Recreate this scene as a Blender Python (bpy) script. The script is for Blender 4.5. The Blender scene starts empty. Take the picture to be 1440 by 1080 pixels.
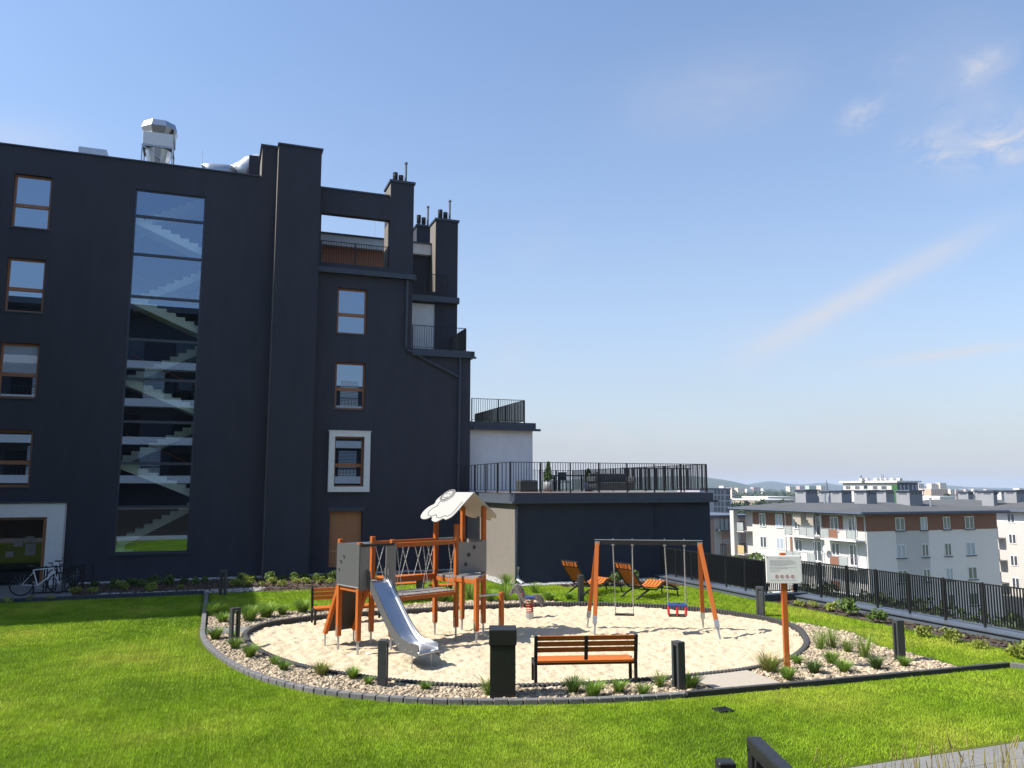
SUN_E, SKY_E, EXPO = 4.2, 0.12, 0.95
CLOUD_C = (3.15, 3.15, 3.4, 1)
VEIL_C = (2.5, 2.52, 2.7, 1)
SKY_T = (0.78, 0.90, 1.0, 1)
HAZE = 1.25e-4
import bpy, bmesh, math, random
import numpy as np
from mathutils import Vector, Matrix, noise
from mathutils.geometry import tessellate_polygon
random.seed(7)
R = math.radians
sc = bpy.context.scene
col = sc.collection

# ------------------------------------------------------------------ camera
F, HZ, H, YAW = 1130.0, 685.0, 3.5, R(69.7)
PIT = math.atan((HZ - 540) / F)
_rt = Vector((math.sin(YAW), -math.cos(YAW), 0)); _fh = Vector((math.cos(YAW), math.sin(YAW), 0))
_fw = _fh * math.cos(PIT) + Vector((0, 0, math.sin(PIT))); _up = -_fh * math.sin(PIT) + Vector((0, 0, math.cos(PIT)))
EYE = Vector((0, 0, H))
def ray(x, y): return _fw + _rt * ((x - 720) / F) + _up * ((540 - y) / F)
def G(x, y, z=0.0):
    r = ray(x, y); return EYE + r * ((z - H) / r.z)
def PY(x, y, Y):
    r = ray(x, y); return EYE + r * (Y / r.y)
def PX(x, y, X):
    r = ray(x, y); return EYE + r * (X / r.x)
def PD(x, y, d): return EYE + ray(x, y) * d
cd = bpy.data.cameras.new('camera'); cam = bpy.data.objects.new('camera', cd); col.objects.link(cam)
cd.sensor_width = 36; cd.lens = 36 * F / 1440; cd.clip_start = 0.05; cd.clip_end = 30000
cam.location = EYE; cam.rotation_euler = (math.pi / 2 + PIT, 0, YAW - math.pi / 2)
sc.camera = cam

# ------------------------------------------------------------------ sun and sky
SUN_EL, DELTA = R(50), R(8)
sdir = Vector((-math.cos(DELTA) * math.cos(SUN_EL), math.sin(DELTA) * math.cos(SUN_EL), math.sin(SUN_EL)))
ld = bpy.data.lights.new('sun', 'SUN'); ld.energy = SUN_E; ld.angle = R(0.5); ld.color = (1, 0.95, 0.87)
sun = bpy.data.objects.new('sun', ld); col.objects.link(sun); sun.rotation_euler = sdir.to_track_quat('Z', 'Y').to_euler()
w = bpy.data.worlds.new('World'); sc.world = w; w.use_nodes = True
nt = w.node_tree; nt.nodes.clear()
def N(t, **k):
    n = nt.nodes.new(t)
    for a, b in k.items(): setattr(n, a, b)
    return n
L = nt.links.new
out = N('ShaderNodeOutputWorld'); bg = N('ShaderNodeBackground'); sky = N('ShaderNodeTexSky')
sky.sky_type = 'NISHITA'; sky.sun_disc = False; sky.sun_elevation = SUN_EL
sky.sun_rotation = math.atan2(sdir.x, sdir.y)
sky.altitude = 100; sky.air_density = 1.0; sky.dust_density = 1.0; sky.ozone_density = 1.2
bg.inputs[1].default_value = SKY_E
tc = N('ShaderNodeTexCoord')
def vm(op, a, b=None):
    n = N('ShaderNodeVectorMath', operation=op); L(a, n.inputs[0])
    if b is not None:
        if isinstance(b, (tuple, Vector)): n.inputs[1].default_value = tuple(b)
        else: L(b, n.inputs[1])
    return n
def ma(op, a, b=None, c=None, clamp=False):
    n = N('ShaderNodeMath', operation=op); n.use_clamp = clamp
    for i, v in enumerate((a, b, c)):
        if v is None: continue
        if isinstance(v, (int, float)): n.inputs[i].default_value = v
        else: L(v, n.inputs[i])
    return n.outputs[0]
dirv = vm('NORMALIZE', tc.outputs['Generated']).outputs[0]
def sdirof(x, y): return ray(x, y).normalized()
def noise_tex(scale, vec, detail=6, rough=0.6, sx=(1, 1, 1), dist=0.0):
    mp = N('ShaderNodeMapping'); mp.inputs['Scale'].default_value = sx; L(vec, mp.inputs[0])
    t = N('ShaderNodeTexNoise'); t.inputs['Scale'].default_value = scale; t.inputs['Detail'].default_value = detail
    t.inputs['Roughness'].default_value = rough; t.inputs['Distortion'].default_value = dist; L(mp.outputs[0], t.inputs[0]); return t.outputs[0]
nz1 = noise_tex(9, dirv, 7, 0.62, (1, 1, 2.2), 0.6)
nz2 = noise_tex(26, dirv, 6, 0.6, (1, 1, 1.6), 0.8)
def gauss_dir(c, rad, ax=None, k=1.0):
    """soft patch of cloud round the direction c; ax stretches it along a direction"""
    d = vm('SUBTRACT', dirv, c).outputs[0]
    l2 = vm('DOT_PRODUCT', d, d).outputs['Value']
    if ax is not None:
        p = vm('DOT_PRODUCT', d, ax).outputs['Value']
        l2 = ma('SUBTRACT', l2, ma('MULTIPLY', ma('MULTIPLY', p, p), k))
    return ma('POWER', 2.718, ma('MULTIPLY', l2, -1.0 / (rad * rad)))
def add(a, b): return ma('ADD', a, b)
def streak(p, q, wdt, k, amp):
    a, b = sdirof(*p), sdirof(*q); ax = (b - a).normalized(); mid = ((a + b) / 2).normalized(); ln = (b - a).length / 2
    g = gauss_dir(mid, wdt, ax, 1 - (wdt / ln) ** 2)
    return ma('MULTIPLY', g, amp)
def total(l):
    m = None
    for q in l: k = streak(*q); m = k if m is None else add(m, k)
    return m
soft = total((((1005, 520), (1460, 285), 0.013, 0, 0.6), ((1190, 440), (1030, 520), 0.017, 0, 0.2), ((1215, 512), (1470, 480), 0.006, 0, 0.6), ((880, 160), (1150, 105), 0.045, 0, 0.2), ((1100, 470), (1000, 480), 0.02, 0, 0.12), ((1240, 130), (1440, 60), 0.06, 0, 0.12), ((-60, 190), (110, 205), 0.022, 0, 0.3), ((740, 470), (690, 540), 0.03, 0, 0.12)))
puff = total((((1275, 212), (1340, 204), 0.018, 0, 1.0), ((1340, 222), (1490, 184), 0.022, 0, 1.1), ((1345, 106), (1425, 76), 0.014, 0, 0.62), ((1185, 176), (1240, 144), 0.013, 0, 0.95), ((1236, 104), (1280, 78), 0.010, 0, 0.4), ((1310, 175), (1420, 150), 0.02, 0, 0.28), ((800, 330), (720, 360), 0.03, 0, 0.2), ((740, 612), (980, 606), 0.022, 0, 0.6), ((1100, 610), (1440, 585), 0.02, 0, 0.4), ((1380, 640), (1450, 640), 0.012, 0, 0.5)))
nz4 = noise_tex(17, dirv, 10, 0.66, (1, 1, 2.0), 1.3)
nn = ma('MULTIPLY', ma('SUBTRACT', add(ma('MULTIPLY', nz1, 0.45), ma('MULTIPLY', nz4, 0.55)), 0.43), 4.5, clamp=True)
cl = ma('ADD', ma('MULTIPLY', soft, ma('MULTIPLY_ADD', nz4, 1.5, 0.2)), ma('MULTIPLY', puff, nn), clamp=True)
sep = N('ShaderNodeSeparateXYZ'); L(dirv, sep.inputs[0])
# thin veil of haze high up, more of it low in the sky
veil = ma('MULTIPLY', ma('POWER', 2.718, ma('MULTIPLY', ma('ABSOLUTE', sep.outputs['Z']), -4.2)), 0.98)
nz3 = noise_tex(3.2, dirv, 4, 0.5, (1, 1, 4))
veil = ma('MULTIPLY', veil, ma('MULTIPLY_ADD', nz3, 0.35, 0.82), clamp=True)
mix0 = N('ShaderNodeMix', data_type='RGBA'); L(veil, mix0.inputs['Factor']); mix0.inputs[7].default_value = VEIL_C
mix = N('ShaderNodeMix', data_type='RGBA'); L(ma('MINIMUM', cl, 0.9), mix.inputs['Factor'])
hs = N('ShaderNodeMix', data_type='RGBA', blend_type='MULTIPLY'); hs.inputs['Factor'].default_value = 1; hs.inputs[7].default_value = SKY_T
L(sky.outputs[0], hs.inputs[6]); L(hs.outputs[2], mix0.inputs[6]); L(mix0.outputs[2], mix.inputs[6]); mix.inputs[7].default_value = CLOUD_C
L(mix.outputs[2], bg.inputs[0]); L(bg.outputs[0], out.inputs[0])
sc.view_settings.view_transform = 'Standard'; sc.view_settings.look = 'None'; sc.view_settings.gamma = 1; sc.view_settings.exposure = EXPO
sc.view_settings.use_curve_mapping = False
sc.cycles.max_bounces = 8; sc.cycles.transparent_max_bounces = 16; sc.cycles.volume_bounces = 0
sc.cycles.use_denoising = True; sc.cycles.sample_clamp_indirect = 4; sc.cycles.caustics_reflective = False; sc.cycles.caustics_refractive = False

# ------------------------------------------------------------------ materials
M = {}
def mat(name, c1, c2=None, scale=8, rough=0.7, metal=0.0, bump=0.0, bscale=None, detail=4, stretch=(1, 1, 1), spec=0.5, c3=None, big=0.0, rand=0.0, transl=0.0, bdist=0.01):
    m = bpy.data.materials.new(name); m.use_nodes = True; t = m.node_tree; nd = t.nodes; lk = t.links.new
    b = nd['Principled BSDF']; b.inputs['Roughness'].default_value = rough; b.inputs['Metallic'].default_value = metal; b.inputs['Specular IOR Level'].default_value = spec
    c2 = c2 or tuple(x * 0.82 for x in c1)
    ge = nd.new('ShaderNodeNewGeometry'); tcn = nd.new('ShaderNodeTexCoord'); mp = nd.new('ShaderNodeMapping'); mp.inputs['Scale'].default_value = stretch
    lk(tcn.outputs['Object'], mp.inputs[0])
    nz = nd.new('ShaderNodeTexNoise'); nz.inputs['Scale'].default_value = scale; nz.inputs['Detail'].default_value = detail; nz.inputs['Roughness'].default_value = 0.6
    lk(mp.outputs[0], nz.inputs[0])
    rp = nd.new('ShaderNodeValToRGB'); rp.color_ramp.elements[0].color = (*c2, 1); rp.color_ramp.elements[1].color = (*c1, 1)
    rp.color_ramp.elements[0].position = 0.33; rp.color_ramp.elements[1].position = 0.67
    if c3:
        e = rp.color_ramp.elements.new(0.8); e.color = (*c3, 1)
    lk(nz.outputs[0], rp.inputs[0]); c = rp.outputs[0]
    if big:
        n2 = nd.new('ShaderNodeTexNoise'); n2.inputs['Scale'].default_value = scale * 0.08; n2.inputs['Detail'].default_value = 5; lk(mp.outputs[0], n2.inputs[0])
        h = nd.new('ShaderNodeHueSaturation'); mr = nd.new('ShaderNodeMapRange'); mr.inputs[1].default_value = 0.3; mr.inputs[2].default_value = 0.7
        mr.inputs[3].default_value = 1 - big; mr.inputs[4].default_value = 1 + big; lk(n2.outputs[0], mr.inputs[0]); lk(mr.outputs[0], h.inputs['Value']); lk(c, h.inputs['Color']); c = h.outputs[0]
    if rand:
        oi = nd.new('ShaderNodeObjectInfo'); h = nd.new('ShaderNodeHueSaturation'); mr = nd.new('ShaderNodeMapRange'); mr.inputs[3].default_value = 1 - rand; mr.inputs[4].default_value = 1 + rand
        lk(oi.outputs['Random'], mr.inputs[0]); lk(mr.outputs[0], h.inputs['Value']); lk(c, h.inputs['Color']); c = h.outputs[0]
    lk(c, b.inputs['Base Color'])
    if bump:
        n3 = nd.new('ShaderNodeTexNoise'); n3.inputs['Scale'].default_value = bscale or scale * 4; n3.inputs['Detail'].default_value = 5; lk(mp.outputs[0], n3.inputs[0])
        bp = nd.new('ShaderNodeBump'); bp.inputs['Strength'].default_value = bump; bp.inputs['Distance'].default_value = bdist; lk(n3.outputs[0], bp.inputs['Height']); lk(bp.outputs[0], b.inputs['Normal'])
    if transl:
        tr = nd.new('ShaderNodeBsdfTranslucent'); lk(c, tr.inputs[0]); mx = nd.new('ShaderNodeMixShader'); mx.inputs[0].default_value = transl
        lk(b.outputs[0], mx.inputs[1]); lk(tr.outputs[0], mx.inputs[2]); lk(mx.outputs[0], nd['Material Output'].inputs[0])
    M[name] = m; return m
def glass(name, refl=0.35, see=True, dark=(0.012, 0.014, 0.018), tint=(0.80, 0.88, 1.0), rough=0.0):
    m = bpy.data.materials.new(name); m.use_nodes = True; t = m.node_tree; t.nodes.clear(); lk = t.links.new
    o = t.nodes.new('ShaderNodeOutputMaterial'); mx = t.nodes.new('ShaderNodeMixShader'); gl = t.nodes.new('ShaderNodeBsdfGlossy')
    gl.inputs['Roughness'].default_value = rough; gl.inputs['Color'].default_value = (*tint, 1)
    if see:
        a = t.nodes.new('ShaderNodeBsdfTransparent'); a.inputs[0].default_value = (0.86, 0.93, 0.90, 1)
    else:
        a = t.nodes.new('ShaderNodeBsdfDiffuse'); a.inputs[0].default_value = (*dark, 1)
    lw = t.nodes.new('ShaderNodeLayerWeight'); lw.inputs[0].default_value = 0.35
    mr = t.nodes.new('ShaderNodeMapRange'); mr.inputs[3].default_value = refl; mr.inputs[4].default_value = 1; lk(lw.outputs['Fresnel'], mr.inputs[0])
    lk(mr.outputs[0], mx.inputs[0]); lk(a.outputs[0], mx.inputs[1]); lk(gl.outputs[0], mx.inputs[2])
    if see:                              # the pane's second face lets everything through, so the pane counts once
        ge = t.nodes.new('ShaderNodeNewGeometry'); m2 = t.nodes.new('ShaderNodeMixShader'); tr = t.nodes.new('ShaderNodeBsdfTransparent'); lk(ge.outputs['Backfacing'], m2.inputs[0]); lk(mx.outputs[0], m2.inputs[1]); lk(tr.outputs[0], m2.inputs[2]); lk(m2.outputs[0], o.inputs[0])
    else: lk(mx.outputs[0], o.inputs[0])
    M[name] = m; return m

# ------------------------------------------------------------------ mesh builder
def basis(d, up=(0, 0, 1)):
    d = Vector(d).normalized(); u = Vector(up)
    if abs(d.dot(u)) > 0.98: u = Vector((0, 1, 0))
    s = d.cross(u).normalized(); return d, s, s.cross(d)
class MB:
    def __init__(s): s.v = []; s.f = []; s.mi = []; s.cur = 0
    def add(s, vs, fs):
        o = len(s.v); s.v += [tuple(v) for v in vs]
        for f in fs: s.f.append(tuple(i + o for i in f)); s.mi.append(s.cur)
        return s
    def hexa(s, p):                      # eight corners: bottom ring, top ring
        return s.add(p, [(3, 2, 1, 0), (4, 5, 6, 7), (0, 1, 5, 4), (1, 2, 6, 5), (2, 3, 7, 6), (3, 0, 4, 7)])
    def box(s, x0, x1, y0, y1, z0, z1):
        return s.hexa([(x0, y0, z0), (x1, y0, z0), (x1, y1, z0), (x0, y1, z0), (x0, y0, z1), (x1, y0, z1), (x1, y1, z1), (x0, y1, z1)])
    def cbox(s, c, sz, rz=0, M3=None):
        m = M3 or Matrix.Rotation(rz, 3, 'Z'); c = Vector(c); hx, hy, hz = (k / 2 for k in sz)
        return s.hexa([c + m @ Vector(p) for p in ((-hx, -hy, -hz), (hx, -hy, -hz), (hx, hy, -hz), (-hx, hy, -hz), (-hx, -hy, hz), (hx, -hy, hz), (hx, hy, hz), (-hx, hy, hz))])
    def bar(s, a, b, wd, ht, up=(0, 0, 1)):
        a, b = Vector(a), Vector(b); d, sd, u = basis(b - a, up); sd = sd * wd / 2; u = u * ht / 2
        return s.hexa([a - sd - u, a + sd - u, a + sd + u, a - sd + u, b - sd - u, b + sd - u, b + sd + u, b - sd + u])
    def tube(s, a, b, r, n=8, r2=None):
        a, b = Vector(a), Vector(b); d, sd, u = basis(b - a); r2 = r if r2 is None else r2
        vs = [p + (sd * math.cos(t) + u * math.sin(t)) * rr for p, rr in ((a, r), (b, r2)) for t in (2 * math.pi * i / n for i in range(n))]
        return s.add(vs, [(i, (i + 1) % n, n + (i + 1) % n, n + i) for i in range(n)] + [tuple(range(n))[::-1], tuple(range(n, 2 * n))])
    def path(s, pts, r, n=6):
        pts = [Vector(p) for p in pts]; rings = []
        for i, p in enumerate(pts):
            d = pts[min(i + 1, len(pts) - 1)] - pts[max(i - 1, 0)]; d, sd, u = basis(d); rings.append([p + (sd * math.cos(t) + u * math.sin(t)) * r for t in (2 * math.pi * k / n for k in range(n))])
        vs = [v for g in rings for v in g]; fs = []
        for i in range(len(pts) - 1):
            for k in range(n): fs.append((i * n + k, i * n + (k + 1) % n, (i + 1) * n + (k + 1) % n, (i + 1) * n + k))
        fs += [tuple(range(n))[::-1], tuple(range((len(pts) - 1) * n, len(pts) * n))]
        return s.add(vs, fs)
    def ring(s, c, r, tr, ax, n=24, k=6):
        c = Vector(c); d, sd, u = basis(ax); vs = []; fs = []
        for i in range(n):
            t = 2 * math.pi * i / n; rad = sd * math.cos(t) + u * math.sin(t)
            for j in range(k):
                q = 2 * math.pi * j / k; vs.append(c + rad * (r + tr * math.cos(q)) + d * tr * math.sin(q))
        for i in range(n):
            for j in range(k): fs.append((i * k + j, ((i + 1) % n) * k + j, ((i + 1) % n) * k + (j + 1) % k, i * k + (j + 1) % k))
        return s.add(vs, fs)
    def prism(s, pts, vec):              # closed 3D polygon swept along vec
        pts = [Vector(p) for p in pts]; vec = Vector(vec); n = len(pts); vs = pts + [p + vec for p in pts]
        nr = Vector((0, 0, 0))
        for i in range(n): nr += pts[i].cross(pts[(i + 1) % n])
        flip = nr.dot(vec) > 0
        tri = [tuple(t) for t in tessellate_polygon([pts])]
        fs = []
        for t in tri:
            tn = (pts[t[1]] - pts[t[0]]).cross(pts[t[2]] - pts[t[0]])
            if tn.dot(vec) > 0: t = t[::-1]
            fs.append(t); fs.append(tuple(i + n for i in t[::-1]))
        for i in range(n):
            j = (i + 1) % n; fs.append((i, j, n + j, n + i) if flip else (j, i, n + i, n + j))
        return s.add(vs, fs)
    def quad(s, a, b, c, d): return s.add([a, b, c, d], [(0, 1, 2, 3)])
    def build(s, name, mats, parent=None, bevel=0.0, smooth=False, local=False, origin=None):
        me = bpy.data.meshes.new(name); v = np.array(s.v, float).reshape(-1, 3)
        o = bpy.data.objects.new(name, me); col.objects.link(o)
        off = np.zeros(3)
        if parent is not None:
            if not local: off = np.array(parent['_w'])
            o['_w'] = parent['_w']; o.parent = parent
        elif not local:
            off = np.array(origin) if origin is not None else np.array([(v[:, 0].min() + v[:, 0].max()) / 2, (v[:, 1].min() + v[:, 1].max()) / 2, v[:, 2].min()])
            o.location = off; o['_w'] = [float(k) for k in off]
        else: o['_w'] = [0.0, 0.0, 0.0]
        me.from_pydata([tuple(p) for p in (v - off)], [], s.f); me.validate()
        for m in (mats if isinstance(mats, (list, tuple)) else [mats]): me.materials.append(m)
        if len(me.materials) > 1 and len(me.polygons) == len(s.mi): me.polygons.foreach_set('material_index', s.mi)
        if smooth: me.polygons.foreach_set('use_smooth', [True] * len(me.polygons))
        if bevel:
            b = o.modifiers.new('bevel', 'BEVEL'); b.width = bevel; b.segments = 1; b.limit_method = 'ANGLE'; b.angle_limit = R(50)
        return o
def arr_obj(name, v, f, m, parent=None, origin=None, attrs=None, smooth=False):
    """object from numpy arrays of vertices and equally sized faces"""
    me = bpy.data.meshes.new(name); v = np.asarray(v, np.float32)
    off = np.array(parent['_w']) if parent is not None else (np.array(origin) if origin is not None else np.zeros(3))
    f = np.asarray(f, np.int32); k = f.shape[1]
    me.vertices.add(len(v)); me.vertices.foreach_set('co', (v - off).astype(np.float32).ravel())
    me.loops.add(f.size); me.loops.foreach_set('vertex_index', f.ravel())
    me.polygons.add(len(f)); me.polygons.foreach_set('loop_start', np.arange(0, f.size, k, dtype=np.int32)); me.polygons.foreach_set('loop_total', np.full(len(f), k, np.int32))
    for an, (ty, dat) in (attrs or {}).items():
        a = me.attributes.new(an, ty, 'POINT'); a.data.foreach_set('value', dat)
    me.materials.append(m)
    if smooth: me.polygons.foreach_set('use_smooth', np.ones(len(f), bool))
    me.update(calc_edges=True)
    o = bpy.data.objects.new(name, me); col.objects.link(o)
    if parent is not None: o.parent = parent; o['_w'] = parent['_w']
    else: o.location = off; o['_w'] = [float(x) for x in off]
    return o
def thing(name, label, cat, loc=(0, 0, 0), rz=0, group=None):
    o = bpy.data.objects.new(name, None); col.objects.link(o); o.location = loc; o.rotation_euler = (0, 0, rz); o.empty_display_size = 0.2
    o['label'] = label; o['category'] = cat; o['_w'] = [float(x) for x in loc]
    if group: o['group'] = group
    return o
def tag(o, label, cat, group=None, kind=None):
    o['label'] = label; o['category'] = cat
    if group: o['group'] = group
    if kind: o['kind'] = kind
    return o
def struct(o, kind='structure'): o['kind'] = kind; return o
def copy_tree(o, parent=None):
    c = o.copy(); col.objects.link(c)
    if parent is not None: c.parent = parent
    for ch in list(o.children): copy_tree(ch, c)
    return c
def inside(poly, x, y):
    x = np.asarray(x); y = np.asarray(y); r = np.zeros(x.shape, bool); n = len(poly)
    for i in range(n):
        x0, y0 = poly[i]; x1, y1 = poly[(i + 1) % n]
        if y0 == y1: continue
        c = ((y0 > y) != (y1 > y)) & (x < (x1 - x0) * (y - y0) / (y1 - y0) + x0); r ^= c
    return r
def smooth_line(pts, n=6, closed=False):
    P = [Vector(p).to_3d() if len(p) == 3 else Vector((p[0], p[1], 0)) for p in pts]; o = []; m = len(P)
    for i in range(m if closed else m - 1):
        a, b, c, d = (P[(i - 1) % m], P[i], P[(i + 1) % m], P[(i + 2) % m]) if closed else (P[max(i - 1, 0)], P[i], P[i + 1], P[min(i + 2, m - 1)])
        for k in range(n):
            t = k / n; o.append(0.5 * ((2 * b) + (c - a) * t + (2 * a - 5 * b + 4 * c - d) * t * t + (3 * b - a - 3 * c + d) * t ** 3))
    if not closed: o.append(P[-1])
    return o
def resample(pts, step):
    o = [pts[0].copy()]; acc = 0.0
    for a, b in zip(pts[:-1], pts[1:]):
        l = (b - a).length; t = step - acc
        while t <= l:
            o.append(a + (b - a) * (t / l)); t += step
        acc = l - (t - step)
    return o

def scatter(name, sv, sf, pts, rz, scl, m, tilt=0.0):
    """stuff: one mesh whose own source clump is instanced on its loose points"""
    n, k = len(pts), len(sv); v = np.concatenate([np.asarray(sv), np.asarray(pts)])
    o = arr_obj(name, v, sf, m, attrs={'src': ('BOOLEAN', np.concatenate([np.ones(k, bool), np.zeros(n, bool)])),
        'rz': ('FLOAT', np.concatenate([np.zeros(k), rz]).astype(np.float32)), 'sc': ('FLOAT', np.concatenate([np.ones(k), scl]).astype(np.float32))})
    g = bpy.data.node_groups.new(name, 'GeometryNodeTree'); g.interface.new_socket('Geometry', in_out='INPUT', socket_type='NodeSocketGeometry'); g.interface.new_socket('Geometry', in_out='OUTPUT', socket_type='NodeSocketGeometry')
    nd = g.nodes.new; lk = g.links.new
    i_, o_ = nd('NodeGroupInput'), nd('NodeGroupOutput')
    def na(nm, ty):
        x = nd('GeometryNodeInputNamedAttribute'); x.data_type = ty; x.inputs[0].default_value = nm; return x.outputs[0]
    sp = nd('GeometryNodeSeparateGeometry'); sp.domain = 'POINT'; lk(i_.outputs[0], sp.inputs[0]); lk(na('src', 'BOOLEAN'), sp.inputs[1])
    ip = nd('GeometryNodeInstanceOnPoints'); lk(sp.outputs[1], ip.inputs['Points']); lk(sp.outputs[0], ip.inputs['Instance'])
    cx = nd('ShaderNodeCombineXYZ'); r = na('rz', 'FLOAT'); lk(r, cx.inputs[2])
    if tilt:
        mm = nd('ShaderNodeMath'); mm.operation = 'MULTIPLY'; mm.inputs[1].default_value = tilt * 7.3; lk(r, mm.inputs[0]); lk(mm.outputs[0], cx.inputs[0])
    er = nd('FunctionNodeEulerToRotation'); lk(cx.outputs[0], er.inputs[0]); lk(er.outputs[0], ip.inputs['Rotation']); lk(na('sc', 'FLOAT'), ip.inputs['Scale'])
    lk(ip.outputs[0], o_.inputs[0])
    md = o.modifiers.new('scatter', 'NODES'); md.node_group = g
    o['kind'] = 'stuff'
    return o
# ------------------------------------------------------------------ palette
mat('navy', (0.045, 0.047, 0.063), (0.038, 0.040, 0.054), 2.2, 0.85, bump=0.25, bscale=140, spec=0.3, big=0.11, stretch=(1, 1, 0.22))
mat('navy_low', (0.037, 0.042, 0.060), (0.032, 0.037, 0.053), 2.0, 0.85, bump=0.25, bscale=140, spec=0.3, big=0.06)
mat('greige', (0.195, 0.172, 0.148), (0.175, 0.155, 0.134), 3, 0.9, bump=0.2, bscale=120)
mat('white_render', (0.72, 0.72, 0.72), (0.66, 0.66, 0.67), 2, 0.85, bump=0.15, bscale=90)
mat('flashing', (0.045, 0.055, 0.08), (0.035, 0.043, 0.064), 3, 0.45, 0.0, bump=0.05, spec=0.5)
mat('coping_blue', (0.085, 0.10, 0.125), (0.07, 0.083, 0.105), 3, 0.45, spec=0.5)
mat('dark_metal', (0.016, 0.016, 0.018), (0.011, 0.011, 0.013), 20, 0.5, spec=0.4)
mat('grey_metal', (0.05, 0.055, 0.058), (0.04, 0.044, 0.047), 12, 0.5, 0.0, spec=0.35)
mat('galv', (0.52, 0.54, 0.57), (0.40, 0.42, 0.45), 9, 0.38, 0.75)
mat('steel', (0.50, 0.51, 0.53), (0.42, 0.43, 0.45), 14, 0.32, 1.0, stretch=(1, 1, 8))
mat('sheet_tan', (0.50, 0.42, 0.33), (0.46, 0.38, 0.3), 10, 0.4, 0.4)
mat('window_wood', (0.34, 0.14, 0.06), (0.26, 0.105, 0.045), 14, 0.5, stretch=(6, 6, 0.6))
mat('shutter_wood', (0.52, 0.235, 0.10), (0.46, 0.205, 0.088), 12, 0.6)
mat('cladding', (0.52, 0.205, 0.095), (0.34, 0.125, 0.06), 10, 0.6, stretch=(8, 8, 0.4))
mat('white_metal', (0.74, 0.74, 0.74), (0.68, 0.68, 0.69), 5, 0.45)
mat('orange_wood', (0.45, 0.125, 0.026), (0.36, 0.092, 0.018), 9, 0.6, spec=0.2, stretch=(9, 9, 0.7), bump=0.2, c3=(0.30, 0.07, 0.013), rand=0.06)
mat('bench_wood', (0.50, 0.145, 0.030), (0.41, 0.11, 0.021), 8, 0.6, spec=0.15, stretch=(0.8, 10, 10), bump=0.2, c3=(0.28, 0.07, 0.014), rand=0.05)
mat('panel_grey', (0.088, 0.090, 0.090), (0.075, 0.078, 0.079), 30, 0.55)
mat('panel_mid', (0.215, 0.20, 0.188), (0.19, 0.178, 0.168), 30, 0.55)
mat('panel_dark', (0.034, 0.026, 0.02), (0.026, 0.02, 0.016), 20, 0.6)
mat('panel_white', (0.37, 0.36, 0.33), (0.35, 0.34, 0.31), 12, 0.45)
mat('sign_white', (0.78, 0.775, 0.74), (0.74, 0.735, 0.71), 12, 0.4)
mat('b_chimney', (0.26, 0.265, 0.28), (0.235, 0.24, 0.255), 1, 0.8)
mat('ink', (0.03, 0.03, 0.03), None, 10, 0.7)
mat('rubber_grey', (0.055, 0.053, 0.052), (0.04, 0.038, 0.038), 25, 0.8, bump=0.2)
mat('concrete_kerb', (0.165, 0.16, 0.165), (0.115, 0.112, 0.115), 16, 0.9, bump=0.4, bscale=160, c3=(0.21, 0.205, 0.2), big=0.12)
mat('dark_kerb', (0.055, 0.054, 0.056), (0.04, 0.04, 0.042), 20, 0.85, bump=0.3, bscale=120)
mat('paving', (0.20, 0.195, 0.185), (0.16, 0.157, 0.15), 12, 0.9, bump=0.3, bscale=120, c3=(0.235, 0.23, 0.215), big=0.08)
mat('slab_light', (0.40, 0.35, 0.28), (0.34, 0.295, 0.235), 14, 0.9, bump=0.3, bscale=140)
mat('sand', (0.57, 0.475, 0.33), (0.49, 0.40, 0.27), 7, 0.95, bump=0.9, bscale=26, bdist=0.03, c3=(0.60, 0.51, 0.365), spec=0.1, big=0.05)
mat('pipe_grey', (0.17, 0.18, 0.20), (0.13, 0.14, 0.155), 8, 0.45)
mat('soil', (0.07, 0.052, 0.038), (0.045, 0.034, 0.025), 14, 0.95, bump=0.6)
mat('gravel_bed', (0.20, 0.16, 0.11), (0.12, 0.10, 0.07), 30, 0.95, bump=0.8)
mat('pebble', (0.47, 0.38, 0.265), (0.29, 0.225, 0.15), 3.5, 0.8, c3=(0.60, 0.54, 0.44), rand=0.45)
mat('white_pebble', (0.46, 0.45, 0.43), (0.36, 0.355, 0.34), 20, 0.85, rand=0.25)
mat('mulch', (0.20, 0.115, 0.075), (0.12, 0.068, 0.045), 8, 0.95, rand=0.4)
mat('lawn_soil', (0.10, 0.165, 0.022), (0.075, 0.125, 0.016), 30, 0.95, bump=0.5, big=0.12)
mat('tuft', (0.22, 0.33, 0.05), (0.13, 0.23, 0.03), 3, 0.6, transl=0.3, spec=0.3, rand=0.2)
mat('tuft_dark', (0.11, 0.18, 0.04), (0.07, 0.13, 0.03), 3, 0.6, transl=0.25, spec=0.3)
mat('tuft_straw', (0.42, 0.34, 0.15), (0.24, 0.24, 0.06), 3, 0.7, transl=0.25, spec=0.2)
mat('shrub', (0.17, 0.25, 0.05), (0.09, 0.15, 0.03), 5, 0.55, transl=0.25, spec=0.3, rand=0.25)
mat('shrub_lime', (0.34, 0.37, 0.07), (0.2, 0.25, 0.04), 5, 0.55, transl=0.25, spec=0.3, rand=0.2)
mat('foliage', (0.075, 0.11, 0.03), (0.04, 0.065, 0.018), 1.5, 0.6, transl=0.2, spec=0.3, rand=0.25)
mat('foliage_far', (0.05, 0.08, 0.028), (0.03, 0.05, 0.018), 0.06, 0.9, rand=0.2)
mat('bark', (0.10, 0.075, 0.055), (0.06, 0.045, 0.034), 12, 0.95)
mat('black_box', (0.012, 0.012, 0.013), (0.009, 0.009, 0.01), 10, 0.45)
mat('red_plastic', (0.55, 0.03, 0.03), None, 10, 0.45)
mat('sign_ink', (0.46, 0.46, 0.46), None, 10, 0.7)
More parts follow.
